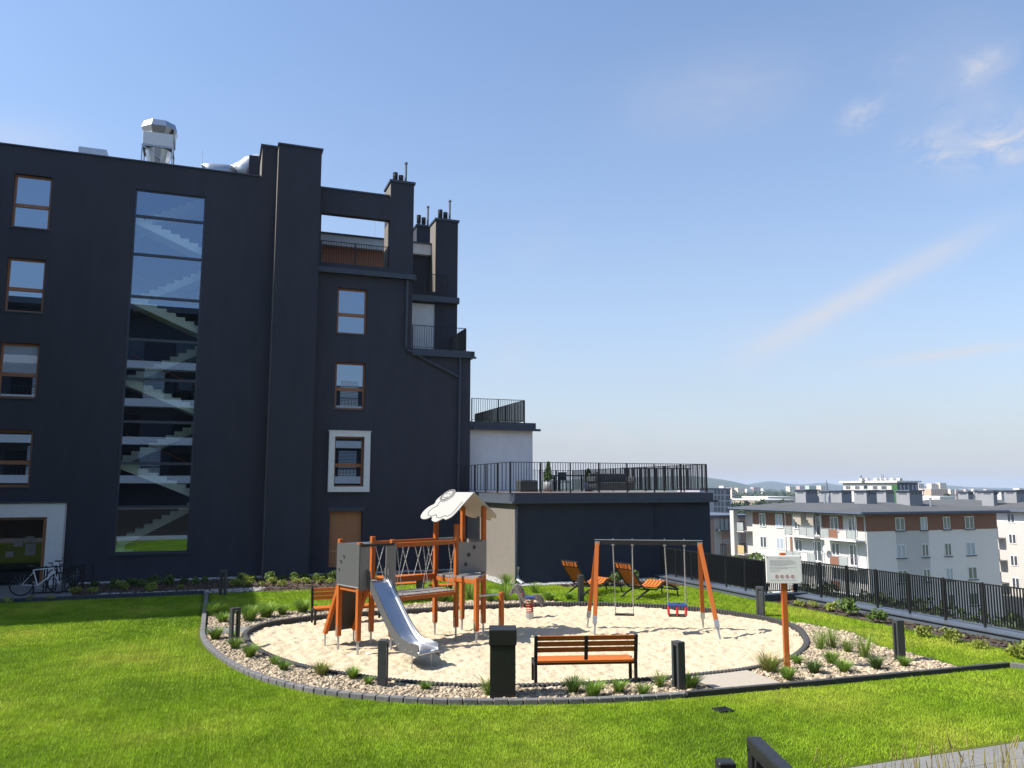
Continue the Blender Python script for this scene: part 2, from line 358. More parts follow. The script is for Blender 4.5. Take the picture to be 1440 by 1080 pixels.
mat('sign_red', (0.55, 0.27, 0.25), None, 10, 0.7)
mat('blue_plastic', (0.03, 0.07, 0.28), None, 10, 0.45)
mat('chain', (0.55, 0.54, 0.52), (0.4, 0.4, 0.38), 40, 0.5, 0.4)
mat('frosted', (0.55, 0.57, 0.58), None, 10, 0.35)
mat('tyre', (0.012, 0.012, 0.012), None, 20, 0.8)
mat('stair_concrete', (0.84, 0.87, 0.80), (0.78, 0.81, 0.75), 3, 0.8)
mat('interior', (0.05, 0.052, 0.058), (0.04, 0.042, 0.047), 2, 0.9)
mat('interior_floor', (0.16, 0.16, 0.17), None, 2, 0.6)
mat('curtain', (0.42, 0.44, 0.48), (0.30, 0.32, 0.36), 3, 0.9, stretch=(16, 16, 0.4))
mat('roof_felt', (0.085, 0.087, 0.09), (0.07, 0.072, 0.075), 0.6, 0.95, big=0.1)
mat('b_white', (0.52, 0.505, 0.48), (0.49, 0.475, 0.45), 0.8, 0.9, big=0.03)
mat('b_cream', (0.54, 0.50, 0.465), (0.51, 0.47, 0.435), 0.8, 0.9)
mat('b_grey', (0.76, 0.71, 0.69), (0.73, 0.68, 0.66), 0.8, 0.9)
mat('b_grey_dark', (0.53, 0.50, 0.50), (0.51, 0.48, 0.48), 0.8, 0.9)
mat('b_brown', (0.24, 0.105, 0.062), (0.20, 0.088, 0.052), 1.2, 0.8, stretch=(1, 1, 6))
mat('b_violet', (0.36, 0.345, 0.42), (0.33, 0.315, 0.39), 0.3, 0.9)
mat('b_pink', (0.46, 0.31, 0.255), (0.42, 0.28, 0.23), 0.5, 0.9)
mat('b_green', (0.035, 0.13, 0.03), None, 0.5, 0.8)
mat('b_slate', (0.10, 0.12, 0.165), (0.085, 0.10, 0.14), 0.5, 0.8)
mat('t_white', (0.75, 0.72, 0.68), None, 0.05, 0.9)
mat('t_peach', (0.66, 0.40, 0.27), (0.60, 0.36, 0.24), 0.05, 0.9)
mat('t_cream', (0.70, 0.58, 0.46), (0.66, 0.54, 0.42), 0.05, 0.9)
mat('t_rose', (0.58, 0.40, 0.36), None, 0.05, 0.9)
mat('t_mint', (0.45, 0.58, 0.45), None, 0.05, 0.9)
mat('t_red', (0.34, 0.12, 0.08), None, 0.05, 0.9)
mat('t_brown', (0.36, 0.28, 0.21), None, 0.05, 0.9)
mat('t_window', (0.10, 0.11, 0.13), None, 1, 0.4)
mat('awning', (0.62, 0.55, 0.46), (0.52, 0.46, 0.38), 2, 0.9, stretch=(6, 6, 0.5))
mat('frosted_balcony', (0.36, 0.38, 0.37), None, 2, 0.3)
mat('amber_panel', (0.55, 0.38, 0.18), None, 2, 0.4)
mat('far_ground', (0.11, 0.12, 0.06), (0.07, 0.085, 0.04), 0.012, 0.95, c3=(0.2, 0.18, 0.13))
mat('hill', (0.04, 0.06, 0.03), (0.028, 0.045, 0.022), 0.004, 0.95)
mat('slope_grass', (0.10, 0.13, 0.03), (0.06, 0.085, 0.02), 1.5, 0.95, bump=0.6)
mat('ceramic', (0.22, 0.23, 0.25), None, 5, 0.5)
mat('terrace_tile', (0.33, 0.24, 0.19), (0.29, 0.21, 0.165), 3, 0.8)
glass('glass_stair', 0.29, True, tint=(0.52, 0.72, 1.0))
glass('glass_win', 0.35, False, tint=(0.56, 0.76, 1.0))
glass('glass_dark', 0.03, False, (0.006, 0.007, 0.008))
glass('glass_far', 0.22, False, (0.05, 0.055, 0.065))
glass('glass_curtain', 0.16, False, (0.36, 0.40, 0.50))

# grass: large soft patches of yellower and deeper green, laid out in the ground's own coordinates
def grass_mat(name, k=1.0):
    m = bpy.data.materials.new(name); m.use_nodes = True; t = m.node_tree; nd = t.nodes.new; lk = t.links.new; b = t.nodes['Principled BSDF']
    g = nd('ShaderNodeNewGeometry'); oi = nd('ShaderNodeObjectInfo')
    def nz(s, d=4):
        n = nd('ShaderNodeTexNoise'); n.inputs['Scale'].default_value = s; n.inputs['Detail'].default_value = d; lk(g.outputs['Position'], n.inputs[0]); return n.outputs[0]
    r = nd('ShaderNodeValToRGB'); e = r.color_ramp.elements
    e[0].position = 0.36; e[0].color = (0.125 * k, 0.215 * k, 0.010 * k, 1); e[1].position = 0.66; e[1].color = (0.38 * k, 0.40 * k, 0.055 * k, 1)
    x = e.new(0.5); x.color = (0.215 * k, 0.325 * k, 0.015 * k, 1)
    mxx = nd('ShaderNodeMath'); mxx.operation = 'MULTIPLY_ADD'; mxx.inputs[1].default_value = 0.58; lk(nz(0.36, 5), mxx.inputs[0])
    m2 = nd('ShaderNodeMath'); m2.operation = 'MULTIPLY'; m2.inputs[1].default_value = 0.42; lk(nz(38, 3), m2.inputs[0]); lk(m2.outputs[0], mxx.inputs[2])
    lk(mxx.outputs[0], r.inputs[0])
    h = nd('ShaderNodeHueSaturation'); mr = nd('ShaderNodeMapRange'); mr.inputs[3].default_value = 0.82; mr.inputs[4].default_value = 1.18; lk(oi.outputs['Random'], mr.inputs[0]); lk(mr.outputs[0], h.inputs['Value']); lk(r.outputs[0], h.inputs['Color'])
    lk(h.outputs[0], b.inputs['Base Color']); b.inputs['Roughness'].default_value = 0.6; b.inputs['Specular IOR Level'].default_value = 0.2
    tr = nd('ShaderNodeBsdfTranslucent'); lk(h.outputs[0], tr.inputs[0]); mx = nd('ShaderNodeMixShader'); mx.inputs[0].default_value = 0.3
    lk(b.outputs[0], mx.inputs[1]); lk(tr.outputs[0], mx.inputs[2]); lk(mx.outputs[0], t.nodes['Material Output'].inputs[0]); M[name] = m
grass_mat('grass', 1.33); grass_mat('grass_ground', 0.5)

# ------------------------------------------------------------------ ground lay-out (metres; the building's facade runs along X)
YF = 33.85                         # main facade
XL, YL = 10.5, 27.9                # low terrace wing: left wall and front wall
XF1, XF2, YJ = 16.4, 17.55, 21.4   # fence lines and the jog between them
INNER = [(0.89, 20.75), (0.93, 19.6), (1.17, 18.3), (1.6, 17.1), (2.15, 16.15), (2.7, 15.5), (3.2, 14.95), (4.0, 14.3), (4.8, 13.9), (5.6, 13.66), (6.5, 13.48), (7.4, 13.4), (8.5, 13.38),
         (9.7, 13.45), (10.6, 13.7), (11.5, 14.15), (12.6, 15.1), (13.5, 16.3), (13.95, 17.2), (14.1, 18.3), (13.75, 19.7), (13.1, 20.8), (12.2, 21.65), (11.0, 22.45), (9.6, 22.95), (8.2, 23.1), (6.6, 23.12), (5.0, 23.1),
         (3.5, 23.0), (2.5, 22.78), (1.7, 22.35), (1.2, 21.75)]
inner = [(p.x, p.y) for p in smooth_line(INNER, 5, True)]
KERB = [(-0.02, 28.95), (-0.03, 26.5), (-0.05, 24), (-0.06, 22.2), (-0.06, 21.0), (0.02, 19.9), (0.22, 18.6), (0.55, 17.2), (1.0, 15.95), (1.65, 14.85), (2.25, 14.2), (2.95, 13.62), (3.7, 13.18), (4.55, 12.85), (5.6, 12.5), (6.8, 12.26), (7.6, 12.18)]
kerb = smooth_line(KERB, 6)
KERB2 = [(7.62, 12.18), (9.5, 12.1), (12, 12.03), (14.82, 11.96)]
kerb_xy = [(p.x, p.y) for p in kerb] + [(9.5, 12.1), (14.75, 11.96)]

# city terrain far below, one sheet to the horizon
def sheet(name, polys, m, z):
    b = MB()
    for poly, hole in polys:
        P = [[Vector((x, y, 0)) for x, y in poly]] + ([[Vector((x, y, 0)) for x, y in hole]] if hole else [])
        vs = [v for q in P for v in q]; tr = tessellate_polygon(P)
        fs = []
        for t in tr:
            a, bb, c = (vs[i] for i in t)
            fs.append(tuple(t) if (bb - a).cross(c - a).z > 0 else tuple(t[::-1]))
        b.add([(v.x, v.y, z) for v in vs], fs)
    return struct(b.build(name, m, origin=(0, 0, z)))
def terr(x, y):
    d = math.hypot(x, y); t = min(max((d - 120) / 700, 0), 1)
    return -13 - 6 * t * t * (3 - 2 * t)
b = MB(); n = 72; rad = [18, 60, 120, 200, 320, 500, 750, 1100, 1700, 2600, 3800, 5600]; vs = []; fs = []
for i, r in enumerate(rad):
    for k in range(n):
        a = 2 * math.pi * k / n; x, y = r * math.cos(a), r * math.sin(a); z = terr(x, y) + (noise.noise(Vector((x / 300, y / 300, 3))) * 5 if r > 300 else 0); vs.append((x, y, z))
for i in range(len(rad) - 1):
    for k in range(n): fs.append((i * n + k, (i + 1) * n + k, (i + 1) * n + (k + 1) % n, i * n + (k + 1) % n))
fs.append(tuple(range(n))); b.add(vs, fs); struct(b.build('ground', M['far_ground'], smooth=True, origin=(0, 0, -13)))

# grassed slope falling away beyond the fence
b = MB(); vs = []; fs = []; nx, ny = 26, 60
for i in range(nx):
    for j in range(ny):
        x = 17.9 + 34 * (i / (nx - 1)) ** 1.3; y = -10 + 75 * j / (ny - 1); t = min((x - 17.9) / 24, 1); z = -1.6 - 11.2 * t * t * (3 - 2 * t) + noise.noise(Vector((x / 3, y / 3, 0))) * 0.25
        vs.append((x, y, z))
for i in range(nx - 1):
    for j in range(ny - 1): fs.append((i * ny + j, (i + 1) * ny + j, (i + 1) * ny + j + 1, i * ny + j + 1))
b.add(vs, fs); struct(b.build('slope', M['slope_grass'], smooth=True, origin=(30, 25, -13)))

# raised podium that carries the courtyard
POD = [(-45, -14), (17.75, -14), (17.75, YJ + 0.2), (16.62, YJ + 0.2), (16.62, YL + 0.2), (16.62, 34), (-45, 34)]
b = MB(); b.prism([(x, y, -13.2) for x, y in POD], (0, 0, 13.08)); tag(b.build('retaining_wall', M['b_grey']), 'plain grey retaining wall that carries the courtyard above the slope', 'wall')
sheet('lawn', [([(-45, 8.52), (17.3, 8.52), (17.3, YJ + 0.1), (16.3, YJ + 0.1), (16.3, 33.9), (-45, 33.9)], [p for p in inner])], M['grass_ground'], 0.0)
b = MB()
for i in range(124):
    for j in range(10): b.box(-45 + i * .5, -44.508 + i * .5, 3.5 + j * .5, 3.992 + j * .5, -.06, .006 + random.uniform(-.002, .002))
struct(b.build('path', M['paving'])); sheet('path_bedding', [([(-45, 3.3), (17.3, 3.3), (17.3, 8.52), (-45, 8.52)], None)], M['soil'], -0.004)
# upper terrace on which the photographer stands
b = MB(); b.box(-45, 17.3, -13.9, 2.9, -0.1, 1.9); tag(b.build('terrace_slab', M['soil']), 'low planted terrace with a straight front edge above the lawn', 'terrace')

# kerb of curved concrete blocks, then darker straight boards
def blocks(pts, step, wd, z0, z1, gap):
    q = resample(pts, step); o = MB()
    if (q[-1] - pts[-1]).length > step * .15: q.append(pts[-1])
    for a, c in zip(q[:-1], q[1:]):
        d = (c - a).normalized(); s = Vector((-d.y, d.x, 0)) * wd / 2; a2, c2 = a + d * gap / 2, c - d * gap / 2; j = random.uniform(-.004, .004)
        o.hexa([Vector((p.x, p.y, z)) for z in (z0, z1 + j) for p in (a2 - s, c2 - s, c2 + s, a2 + s)])
    return o
struct(blocks(kerb, 0.245, 0.115, -0.12, 0.085, 0.012).build('kerb', M['concrete_kerb'], bevel=0.012))
struct(blocks([Vector((x, y, 0)) for x, y in KERB2], 0.99, 0.09, -0.12, 0.09, 0.01).build('kerb', M['dark_kerb'], bevel=0.008))
struct(blocks([Vector((-14, 28.93, 0)), Vector((-0.1, 28.93, 0))], 0.98, 0.09, -0.12, 0.13, 0.008).build('kerb', M['flashing'], bevel=0.008))
b = blocks([Vector((14.8, 11.9, 0)), Vector((15.2, 11.2, 0)), Vector((16.2, 9.0, 0))], 0.8, 0.12, -0.12, 0.1, 0.008); struct(b.build('kerb', M['concrete_kerb'], bevel=0.008))

# palisade edging round the sand: one scalloped strip
P = resample([Vector((x, y, 0)) for x, y in inner + [inner[0]]], 0.0215); n = len(P); vs = []; fs = []
for i, p in enumerate(P):
    d = (P[(i + 1) % n] - P[i - 1]).normalized(); nr = Vector((-d.y, d.x, 0))        # towards the inside
    sc_ = abs(math.sin(math.pi * i / 4)); w_ = 0.038 + 0.030 * sc_; zt = 0.056 + 0.008 * sc_
    for (o_, z) in ((-w_, -0.02), (-w_, zt - 0.012), (-w_ + 0.012, zt), (w_ - 0.012, zt), (w_, zt - 0.012), (w_, -0.22)): vs.append((p.x + nr.x * o_, p.y + nr.y * o_, z))
for i in range(n):
    j = (i + 1) % n
    for k in range(5): fs.append((i * 6 + k, i * 6 + k + 1, j * 6 + k + 1, j * 6 + k))
ed = MB().add(vs, fs).build('palisade_edging', M['rubber_grey']); tag(ed, 'dark scalloped palisade edging running all round the sand pit', 'edging')

# sand with trodden hollows
def sand_z(x, y):
    v = Vector((x, y, 0)); a = noise.fractal(v * 0.55, 1.0, 2.0, 3) * 0.03
    c = noise.noise(v * 2.6 + Vector((9, 2, 1))); c2 = noise.noise(v * 4.6 + Vector((3, 7, 4))); c3 = noise.noise(v * 9.5)
    for hx_, hy_, r_, d_ in ((9.75, 18.15, .55, .05), (11.0, 17.55, .5, .05), (4.25, 16.1, .5, .05), (8.28, 20.7, .6, .03), (6.4, 14.2, .7, .03), (3.3, 18.4, .8, .03), (5.9, 19.4, .9, .03)): a -= d_ * math.exp(-((x - hx_) ** 2 + (y - hy_) ** 2) / (r_ * r_))
    return -0.055 + a + (abs(c) - 0.25) * -0.05 + min(c2, 0.12) * 0.048 + min(c3, 0.08) * 0.042
st = 0.036; xs = np.arange(0.85, 14.25, st); ys = np.arange(13.3, 23.25, st); X, Y = np.meshgrid(xs, ys, indexing='ij')
Z = np.array([[sand_z(x, y) for y in ys] for x in xs]); v = np.stack([X, Y, Z], -1).reshape(-1, 3)
ii, jj = np.meshgrid(np.arange(len(xs) - 1), np.arange(len(ys) - 1), indexing='ij'); a = (ii * len(ys) + jj).ravel()
keep = inside(inner, (X[:-1, :-1] + st / 2).ravel(), (Y[:-1, :-1] + st / 2).ravel()); a = a[keep]; m_ = len(ys)
sand = arr_obj('sand', v, np.stack([a, a + m_, a + m_ + 1, a + 1], 1), M['sand'], smooth=True); sand['kind'] = 'structure'

# gravel beds
def off(poly, k):
    c = Vector((sum(p[0] for p in poly) / len(poly), sum(p[1] for p in poly) / len(poly)))
    o = []
    for i, p in enumerate(poly):
        a, q = Vector(poly[i - 1]), Vector(poly[(i + 1) % len(poly)]); d = (q - a).normalized(); nr = Vector((d.y, -d.x)); o.append((p[0] + nr.x * k, p[1] + nr.y * k))
    return o
inner_out = off(inner, 0.07)
i0 = min(range(len(inner_out)), key=lambda i: (inner_out[i][0] - 1.2) ** 2 + (inner_out[i][1] - 21.75) ** 2)
ringp = inner_out[i0:] + inner_out[:i0]
iE = min(range(len(ringp)), key=lambda i: (ringp[i][0] - 14.1) ** 2 + (ringp[i][1] - 17.9) ** 2)
front_in = ringp[:iE + 1]
kin = [(p.x + 0.07, p.y + 0.03) for p in kerb if p.y < 22.6]
GRAV = [kin + [(9.5, 12.18), (13.75, 12.06), (14.0, 13.2), (13.95, 14.4), (14.6, 15.8), (14.5, 17.4)] + front_in[::-1]]
GRAV.append([(0.06, 22.6), (0.06, 23.9), (0.9, 24.3), (2.2, 24.15), (3.6, 23.95), (5.2, 24.1), (6.6, 24.5), (8.0, 24.3), (9.4, 23.75), (10.2, 23.1)] + [p for p in ringp[iE:] if p[0] < 10.2 and p[1] > 21.9] + [(1.0, 21.9), (0.06, 21.9)])
sheet('gravel_bed', [(g, None) for g in GRAV], M['gravel_bed'], 0.006)
sheet('paved_slab', [([(8.35, 12.2), (9.7, 12.2), (9.75, 13.5), (8.35, 13.42)], None)], M['slab_light'], 0.03)
sheet('paved_strip', [([(0.02, 21.15), (0.95, 21.0), (1.1, 21.75), (0.02, 21.95)], None)], M['paving'], 0.02)
slabs = [[(8.3, 12.1), (9.75, 12.1), (9.8, 13.5), (8.3, 13.45)], [(0.0, 21.1), (1.0, 20.95), (1.15, 21.8), (0.0, 22.0)]]

def rock(seed, sub=1, flat=0.6):
    bm = bmesh.new(); bmesh.ops.create_icosphere(bm, subdivisions=sub, radius=1); r = random.Random(seed); o3 = Vector((r.random() * 50, r.random() * 50, 0)); sx, sy = r.uniform(.8, 1.3), r.uniform(.7, 1.0)
    for v in bm.verts: k = 1 + noise.noise(v.co * 0.9 + o3) * 0.35; v.co = Vector((v.co.x * sx * k, v.co.y * sy * k, v.co.z * flat * k))
    bm.verts.ensure_lookup_table(); vv = [tuple(v.co) for v in bm.verts]; ff = [tuple(q.index for q in f.verts) for f in bm.faces]; bm.free(); return vv, ff
rng = np.random.default_rng(4)
def pts_in(polys, dens, z, excl=()):
    o = []
    for g in polys:
        x0, x1 = min(p[0] for p in g), max(p[0] for p in g); y0, y1 = min(p[1] for p in g), max(p[1] for p in g); k = int((x1 - x0) * (y1 - y0) * dens)
        x = rng.uniform(x0, x1, k); y = rng.uniform(y0, y1, k); q = inside(g, x, y)
        for e in excl: q &= ~inside(e, x, y)
        o.append(np.stack([x[q], y[q], np.full(q.sum(), z)], 1))
    return np.concatenate(o)
for s, (nm, dens, lo, hi) in enumerate((('pebbles', 230, 0.016, 0.036), ('pebbles', 50, 0.034, 0.058), ('pebbles', 230, 0.010, 0.026))):
    vv, ff = rock(11 + s, 2 if s == 1 else 1); p = pts_in(GRAV, dens, 0.012, slabs); scatter(nm, vv, ff, p, rng.uniform(0, 6.28, len(p)), rng.uniform(lo, hi, len(p)), M['pebble'], tilt=0.03)
# facade bed: soil, bark, pebbles along its front and along the wall
BED = [[(-3.9, 29.0), (0.1, 29.0), (3.6, 29.05), (7, 29.6), (10.4, 30.6), (10.4, 33.4), (-4.6, 33.4)]]
sheet('soil_bed', [(BED[0], None), ([(11.9, 26.6), (16.2, 25.4), (16.2, 27.3), (11.9, 27.3)], None), ([(16.35, 12.2), (17.2, 12.2), (17.2, YJ - .1), (16.35, YJ - .1)], None)], M['soil'], 0.006)
vv, ff = [(-1, -.25, 0), (1, -.3, .1), (.9, .3, .12), (-1, .22, .02), (0, 0, .3)], [(0, 1, 4), (1, 2, 4), (2, 3, 4), (3, 0, 4)]
p = pts_in([BED[0], [(11.9, 26.6), (16.2, 25.4), (16.2, 27.3), (11.9, 27.3)], [(16.35, 12.2), (17.2, 12.2), (17.2, YJ - .1), (16.35, YJ - .1)]], 90, 0.015)
scatter('bark_mulch', vv, ff, p, rng.uniform(0, 6.28, len(p)), rng.uniform(0.025, 0.06, len(p)), M['mulch'], tilt=0.06)
vv, ff = rock(3, 1); p = pts_in([[(-3.9, 29.0), (0.1, 29.0), (1.6, 29.05), (1.9, 30.0), (-3.2, 30.2)]], 190, 0.012); scatter('pebbles', vv, ff, p, rng.uniform(0, 6.28, len(p)), rng.uniform(0.015, 0.045, len(p)), M['white_pebble'], tilt=0.03)
WP = [[(-4.4, 33.35), (10.0, 33.35), (10.0, 33.8), (-4.4, 33.8)], [(9.95, 28.0), (10.45, 27.35), (10.45, 33.4), (9.95, 33.4)], [(10.45, 27.3), (16.2, 27.3), (16.2, 27.85), (10.45, 27.85)]]
vv, ff = rock(5, 1); p = pts_in(WP, 420, 0.02); scatter('white_pebbles', vv, ff, p, rng.uniform(0, 6.28, len(p)), rng.uniform(0.02, 0.042, len(p)), M['white_pebble'], tilt=0.03)
sheet('pebble_strip', [(g, None) for g in WP], M['white_pebble'], 0.012)
sheet('entrance_paving', [([(-14, 29.0), (-3.95, 29.0), (-4.75, 33.8), (-14, 33.8)], None)], M['paving'], 0.02)

# lawn blades
def patch(size, nb, h0, h1, wd, seed):
    r = np.random.default_rng(seed); x, y = r.uniform(-size / 2, size / 2, nb), r.uniform(-size / 2, size / 2, nb); a = r.uniform(0, 6.28, nb); h = r.uniform(h0, h1, nb); le = r.uniform(0.2, 1.2, nb) * h; la = r.uniform(0, 6.28, nb); ww = wd * r.uniform(.7, 1.3, nb)
    v = np.zeros((nb, 3, 3)); dx, dy = np.cos(a) * ww / 2, np.sin(a) * ww / 2
    v[:, 0] = np.stack([x - dx, y - dy, np.full(nb, -.004)], 1); v[:, 1] = np.stack([x + dx, y + dy, np.full(nb, -.004)], 1); v[:, 2] = np.stack([x + np.cos(la) * le, y + np.sin(la) * le, h], 1)
    return v.reshape(-1, 3), np.arange(nb * 3).reshape(-1, 3)
LAWN = [[(-18, 8.53), (16.2, 8.53), (16.25, 9.0), (14.9, 11.85)] + [(x, y - 0.08) for x, y in kerb_xy[::-1] if x > 0.2 or y < 18.6] + [(-0.14, 19.6), (-0.13, 28.85), (-18, 28.85)],
        [(16.3, 9.2), (17.2, 9.2), (17.2, 11.9), (15.1, 11.9)],
        [(0.06, 23.95), (0.9, 24.35), (2.2, 24.2), (3.6, 24.0), (5.2, 24.15), (6.6, 24.55), (8.0, 24.35), (9.4, 23.8), (10.3, 23.1)] + [p for p in inner_out[::-1] if p[0] > 10.3 and p[1] > 17.4][:0] + [p for p in ringp[::-1] if p[0] > 10.2 and p[1] > 17.2][::1] + [(14.6, 17.3), (14.7, 15.8), (14.05, 14.4), (14.1, 13.2), (13.85, 12.06), (14.75, 12.04), (16.3, 12.1), (16.3, 21.2), (16.0, 21.3), (16.0, 25.3), (11.8, 26.5), (11.8, 27.25), (10.45, 27.25), (9.9, 27.9), (9.9, 30.3), (7, 29.55), (3.6, 29.0), (0.06, 28.95)]]
def order_ok(poly): return poly
def fill(polys, size, cover=None, zone=None):
    """square cells of one size wholly inside the polygons and not yet covered"""
    x0, x1, y0, y1 = -18, 17.6, 8.5, 30.5; gx = np.arange(x0, x1, size); gy = np.arange(y0, y1, size); X, Y = np.meshgrid(gx + size / 2, gy + size / 2, indexing='ij'); X = X.ravel(); Y = Y.ravel()
    ok = np.zeros(X.shape, bool); e = size * 0.52
    for g in polys:
        q = np.ones(X.shape, bool)
        for sx, sy in ((-1, -1), (1, -1), (1, 1), (-1, 1), (0, 0)): q &= inside(g, X + sx * e, Y + sy * e)
        ok |= q
    if zone is not None: ok &= zone(X, Y)
    if cover is not None: ok &= ~cover(X, Y)
    return X[ok], Y[ok]
camx, camy = _fh.x, _fh.y
def inview(X, Y): 
    f = X * camx + Y * camy; r = X * _rt.x + Y * _rt.y
    return (f > 6) & (np.abs(r) < 0.68 * f + 1.0)
S1 = 0.3
bx, by = fill(LAWN, S1, zone=inview)
cells = set(zip(np.round((bx + 18) / S1 - .5).astype(int), np.round((by - 8.5) / S1 - .5).astype(int)))
def cov(X, Y): return np.array([(int((x + 18) // S1), int((y - 8.5) // S1)) in cells for x, y in zip(X, Y)])
S2 = 0.1
sx_, sy_ = fill(LAWN, S2, cov, inview)
dist = np.hypot(bx, by)
for lo, hi, nb, wd, hh, seed in ((0, 15.5, 430, 0.0085, 0.05, 1), (15.5, 21, 230, 0.012, 0.05, 2), (21, 99, 120, 0.02, 0.052, 3)):
    q = (dist >= lo) & (dist < hi); v, f = patch(S1 * 1.08, nb, 0.016, hh, wd, seed); k = int(q.sum())
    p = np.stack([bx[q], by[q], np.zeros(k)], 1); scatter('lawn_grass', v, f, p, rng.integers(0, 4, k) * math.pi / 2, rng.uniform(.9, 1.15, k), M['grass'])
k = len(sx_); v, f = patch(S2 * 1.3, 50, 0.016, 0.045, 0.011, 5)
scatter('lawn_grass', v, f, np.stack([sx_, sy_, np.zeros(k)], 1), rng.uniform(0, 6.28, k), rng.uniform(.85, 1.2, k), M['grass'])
# ------------------------------------------------------------------ the dark apartment building
bld = thing('apartment_building', 'tall charcoal apartment building with stepped terraces, glazed stairwell and low terrace wing', 'building', (3.0, 38.0, 0))
def wall_holes(b, x0, x1, z0, z1, y, holes, t=0.35, yb=None):
    """wall slab along X with its front at y and real openings (x0,x1,z0,z1)"""
    xs = sorted({x0, x1, *[h[0] for h in holes], *[h[1] for h in holes]}); zs = sorted({z0, z1, *[h[2] for h in holes], *[h[3] for h in holes]})
    xs = [x for x in xs if x0 <= x <= x1]; zs = [z for z in zs if z0 <= z <= z1]
    def hole(cx, cz): return any(h[0] < cx < h[1] and h[2] < cz < h[3] for h in holes)
    for i in range(len(xs) - 1):
        for j in range(len(zs) - 1):
            if hole((xs[i] + xs[i + 1]) / 2, (zs[j] + zs[j + 1]) / 2): continue
            a, c, p, q = xs[i], xs[i + 1], zs[j], zs[j + 1]
            b.quad((a, y, p), (c, y, p), (c, y, q), (a, y, q)); b.quad((c, y + t, p), (a, y + t, p), (a, y + t, q), (c, y + t, q))
    for h in holes:
        a, c, p, q = h; b.quad((a, y, p), (a, y, q), (a, y + t, q), (a, y + t, p)); b.quad((c, y, q), (c, y, p), (c, y + t, p), (c, y + t, q))
        b.quad((a, y, q), (c, y, q), (c, y + t, q), (a, y + t, q)); b.quad((c, y, p), (a, y, p), (a, y + t, p), (c, y + t, p))
    b.quad((x0, y, z0), (x0, y, z1), (x0, y + t, z1), (x0, y + t, z0)); b.quad((x1, y, z1), (x1, y, z0), (x1, y + t, z0), (x1, y + t, z1)); b.quad((x0, y, z1), (x1, y, z1), (x1, y + t, z1), (x0, y + t, z1))
ZR = 16.35
LW = [(-7.54, -6.27, 13.20, 15.29), (-7.54, -6.27, 9.97, 12.03), (-7.54, -6.27, 6.75, 8.80), (-7.54, -6.27, 3.5, 5.57)]
ST = (-3.38, -0.75, 1.03, 15.23); ENT = (-9.2, -5.62, 0.02, 2.45)
RW = [(4.63, 5.89, 9.94, 11.93), (4.63, 5.89, 6.73, 8.73), (4.66, 5.90, 3.5, 5.6), (4.56, 5.91, 0.23, 2.55)]
OP = (3.86, 6.80, 12.98, 15.14)
b = MB(); wall_holes(b, -12.1, 1.98, 0, ZR, YF, LW + [ST, ENT]); b.box(1.36, 1.98, YF, YF + 3, ZR, 17.72)
wall_holes(b, 3.72, 7.86, 0, 16.2, YF, RW + [OP]); wall_holes(b, 7.86, 10.55, 0, 9.2, YF, [])
b.box(-30, -12.1, 26.0, 48, 0, ZR); b.box(10.25, 10.55, YF + .35, 48, 0, 9.2); b.box(-12.1, 10.2, 46, 48, 0, 12.6)
b.box(6.82, 7.86, YF + 0.35, YF + 1.3, 12.75, 16.2); b.box(6.82, 7.86, YF, YF + 1.3, 16.2, 16.9)
b.box(3.72, 7.86, YF + 0.35, 46, 12.45, 12.74); b.box(7.86, 10.2, 36.9, 46, 12.45, 12.74); b.box(-12.1, 3.72, YF + 3.2, 46, 15.9, 16.1)
b.build('facade_wall', M['navy'], bld)
b = MB(); b.box(1.98, 3.72, 33.22, YF + 3.0, 0, 17.62); b.build('shaft_wall', M['navy'], bld)
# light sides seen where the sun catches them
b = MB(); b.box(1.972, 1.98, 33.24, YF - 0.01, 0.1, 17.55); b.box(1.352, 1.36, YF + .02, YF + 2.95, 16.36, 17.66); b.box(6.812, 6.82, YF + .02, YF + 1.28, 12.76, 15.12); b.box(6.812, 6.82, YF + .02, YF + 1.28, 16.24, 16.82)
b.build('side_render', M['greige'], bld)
b = MB()
b.box(-12.2, 1.34, YF - .06, YF + .5, ZR, ZR + .05); b.box(1.28, 1.99, YF - .06, YF + 3.05, 17.72, 17.79); b.box(1.93, 3.78, 33.16, YF + 3.05, 17.62, 17.69); b.box(3.73, 6.78, YF - .05, YF + .42, 16.2, 16.27)
b.build('parapet_cap', M['flashing'], bld)
b = MB(); b.box(6.76, 7.92, YF - .06, YF + 1.36, 16.9, 17.0); b.build('chimney_cap', M['flashing'], bld)

def window(x0, x1, z0, z1, y, gl, glow, split=0.43, depth=0.16):
    f = MB(); t = 0.085; yy = y + depth
    f.box(x0, x0 + t, yy, yy + .08, z0, z1); f.box(x1 - t, x1, yy, yy + .08, z0, z1); f.box(x0 + t, x1 - t, yy, yy + .08, z1 - t, z1); f.box(x0 + t, x1 - t, yy, yy + .08, z0, z0 + t)
    zm = z0 + (z1 - z0) * split; f.box(x0 + t, x1 - t, yy - .012, yy + .07, zm - .07, zm + .07)
    w = f.build('window', M['window_wood'], bld, bevel=0.006)
    MB().box(x0 + t, x1 - t, yy + .03, yy + .045, zm + .07, z1 - t).build('pane', gl, w); MB().box(x0 + t, x1 - t, yy + .03, yy + .045, z0 + t, zm - .07).build('pane', glow, w)
    MB().box(x0 - .04, x1 + .04, y - .05, yy, z0 - .035, z0 + .002).build('sill', M['flashing'], w)
    MB().box(x0 - .1, x1 + .1, y + .36, y + .4, z0 - .1, z1 + .1).build('backing', M['interior'], w)
    return w
for i, h in enumerate(LW): window(*h, YF, M['glass_curtain'] if i == 2 else M['glass_win'], M['glass_win'])
for h in RW[:3]: window(*h, YF, M['glass_win'], M['glass_win'])
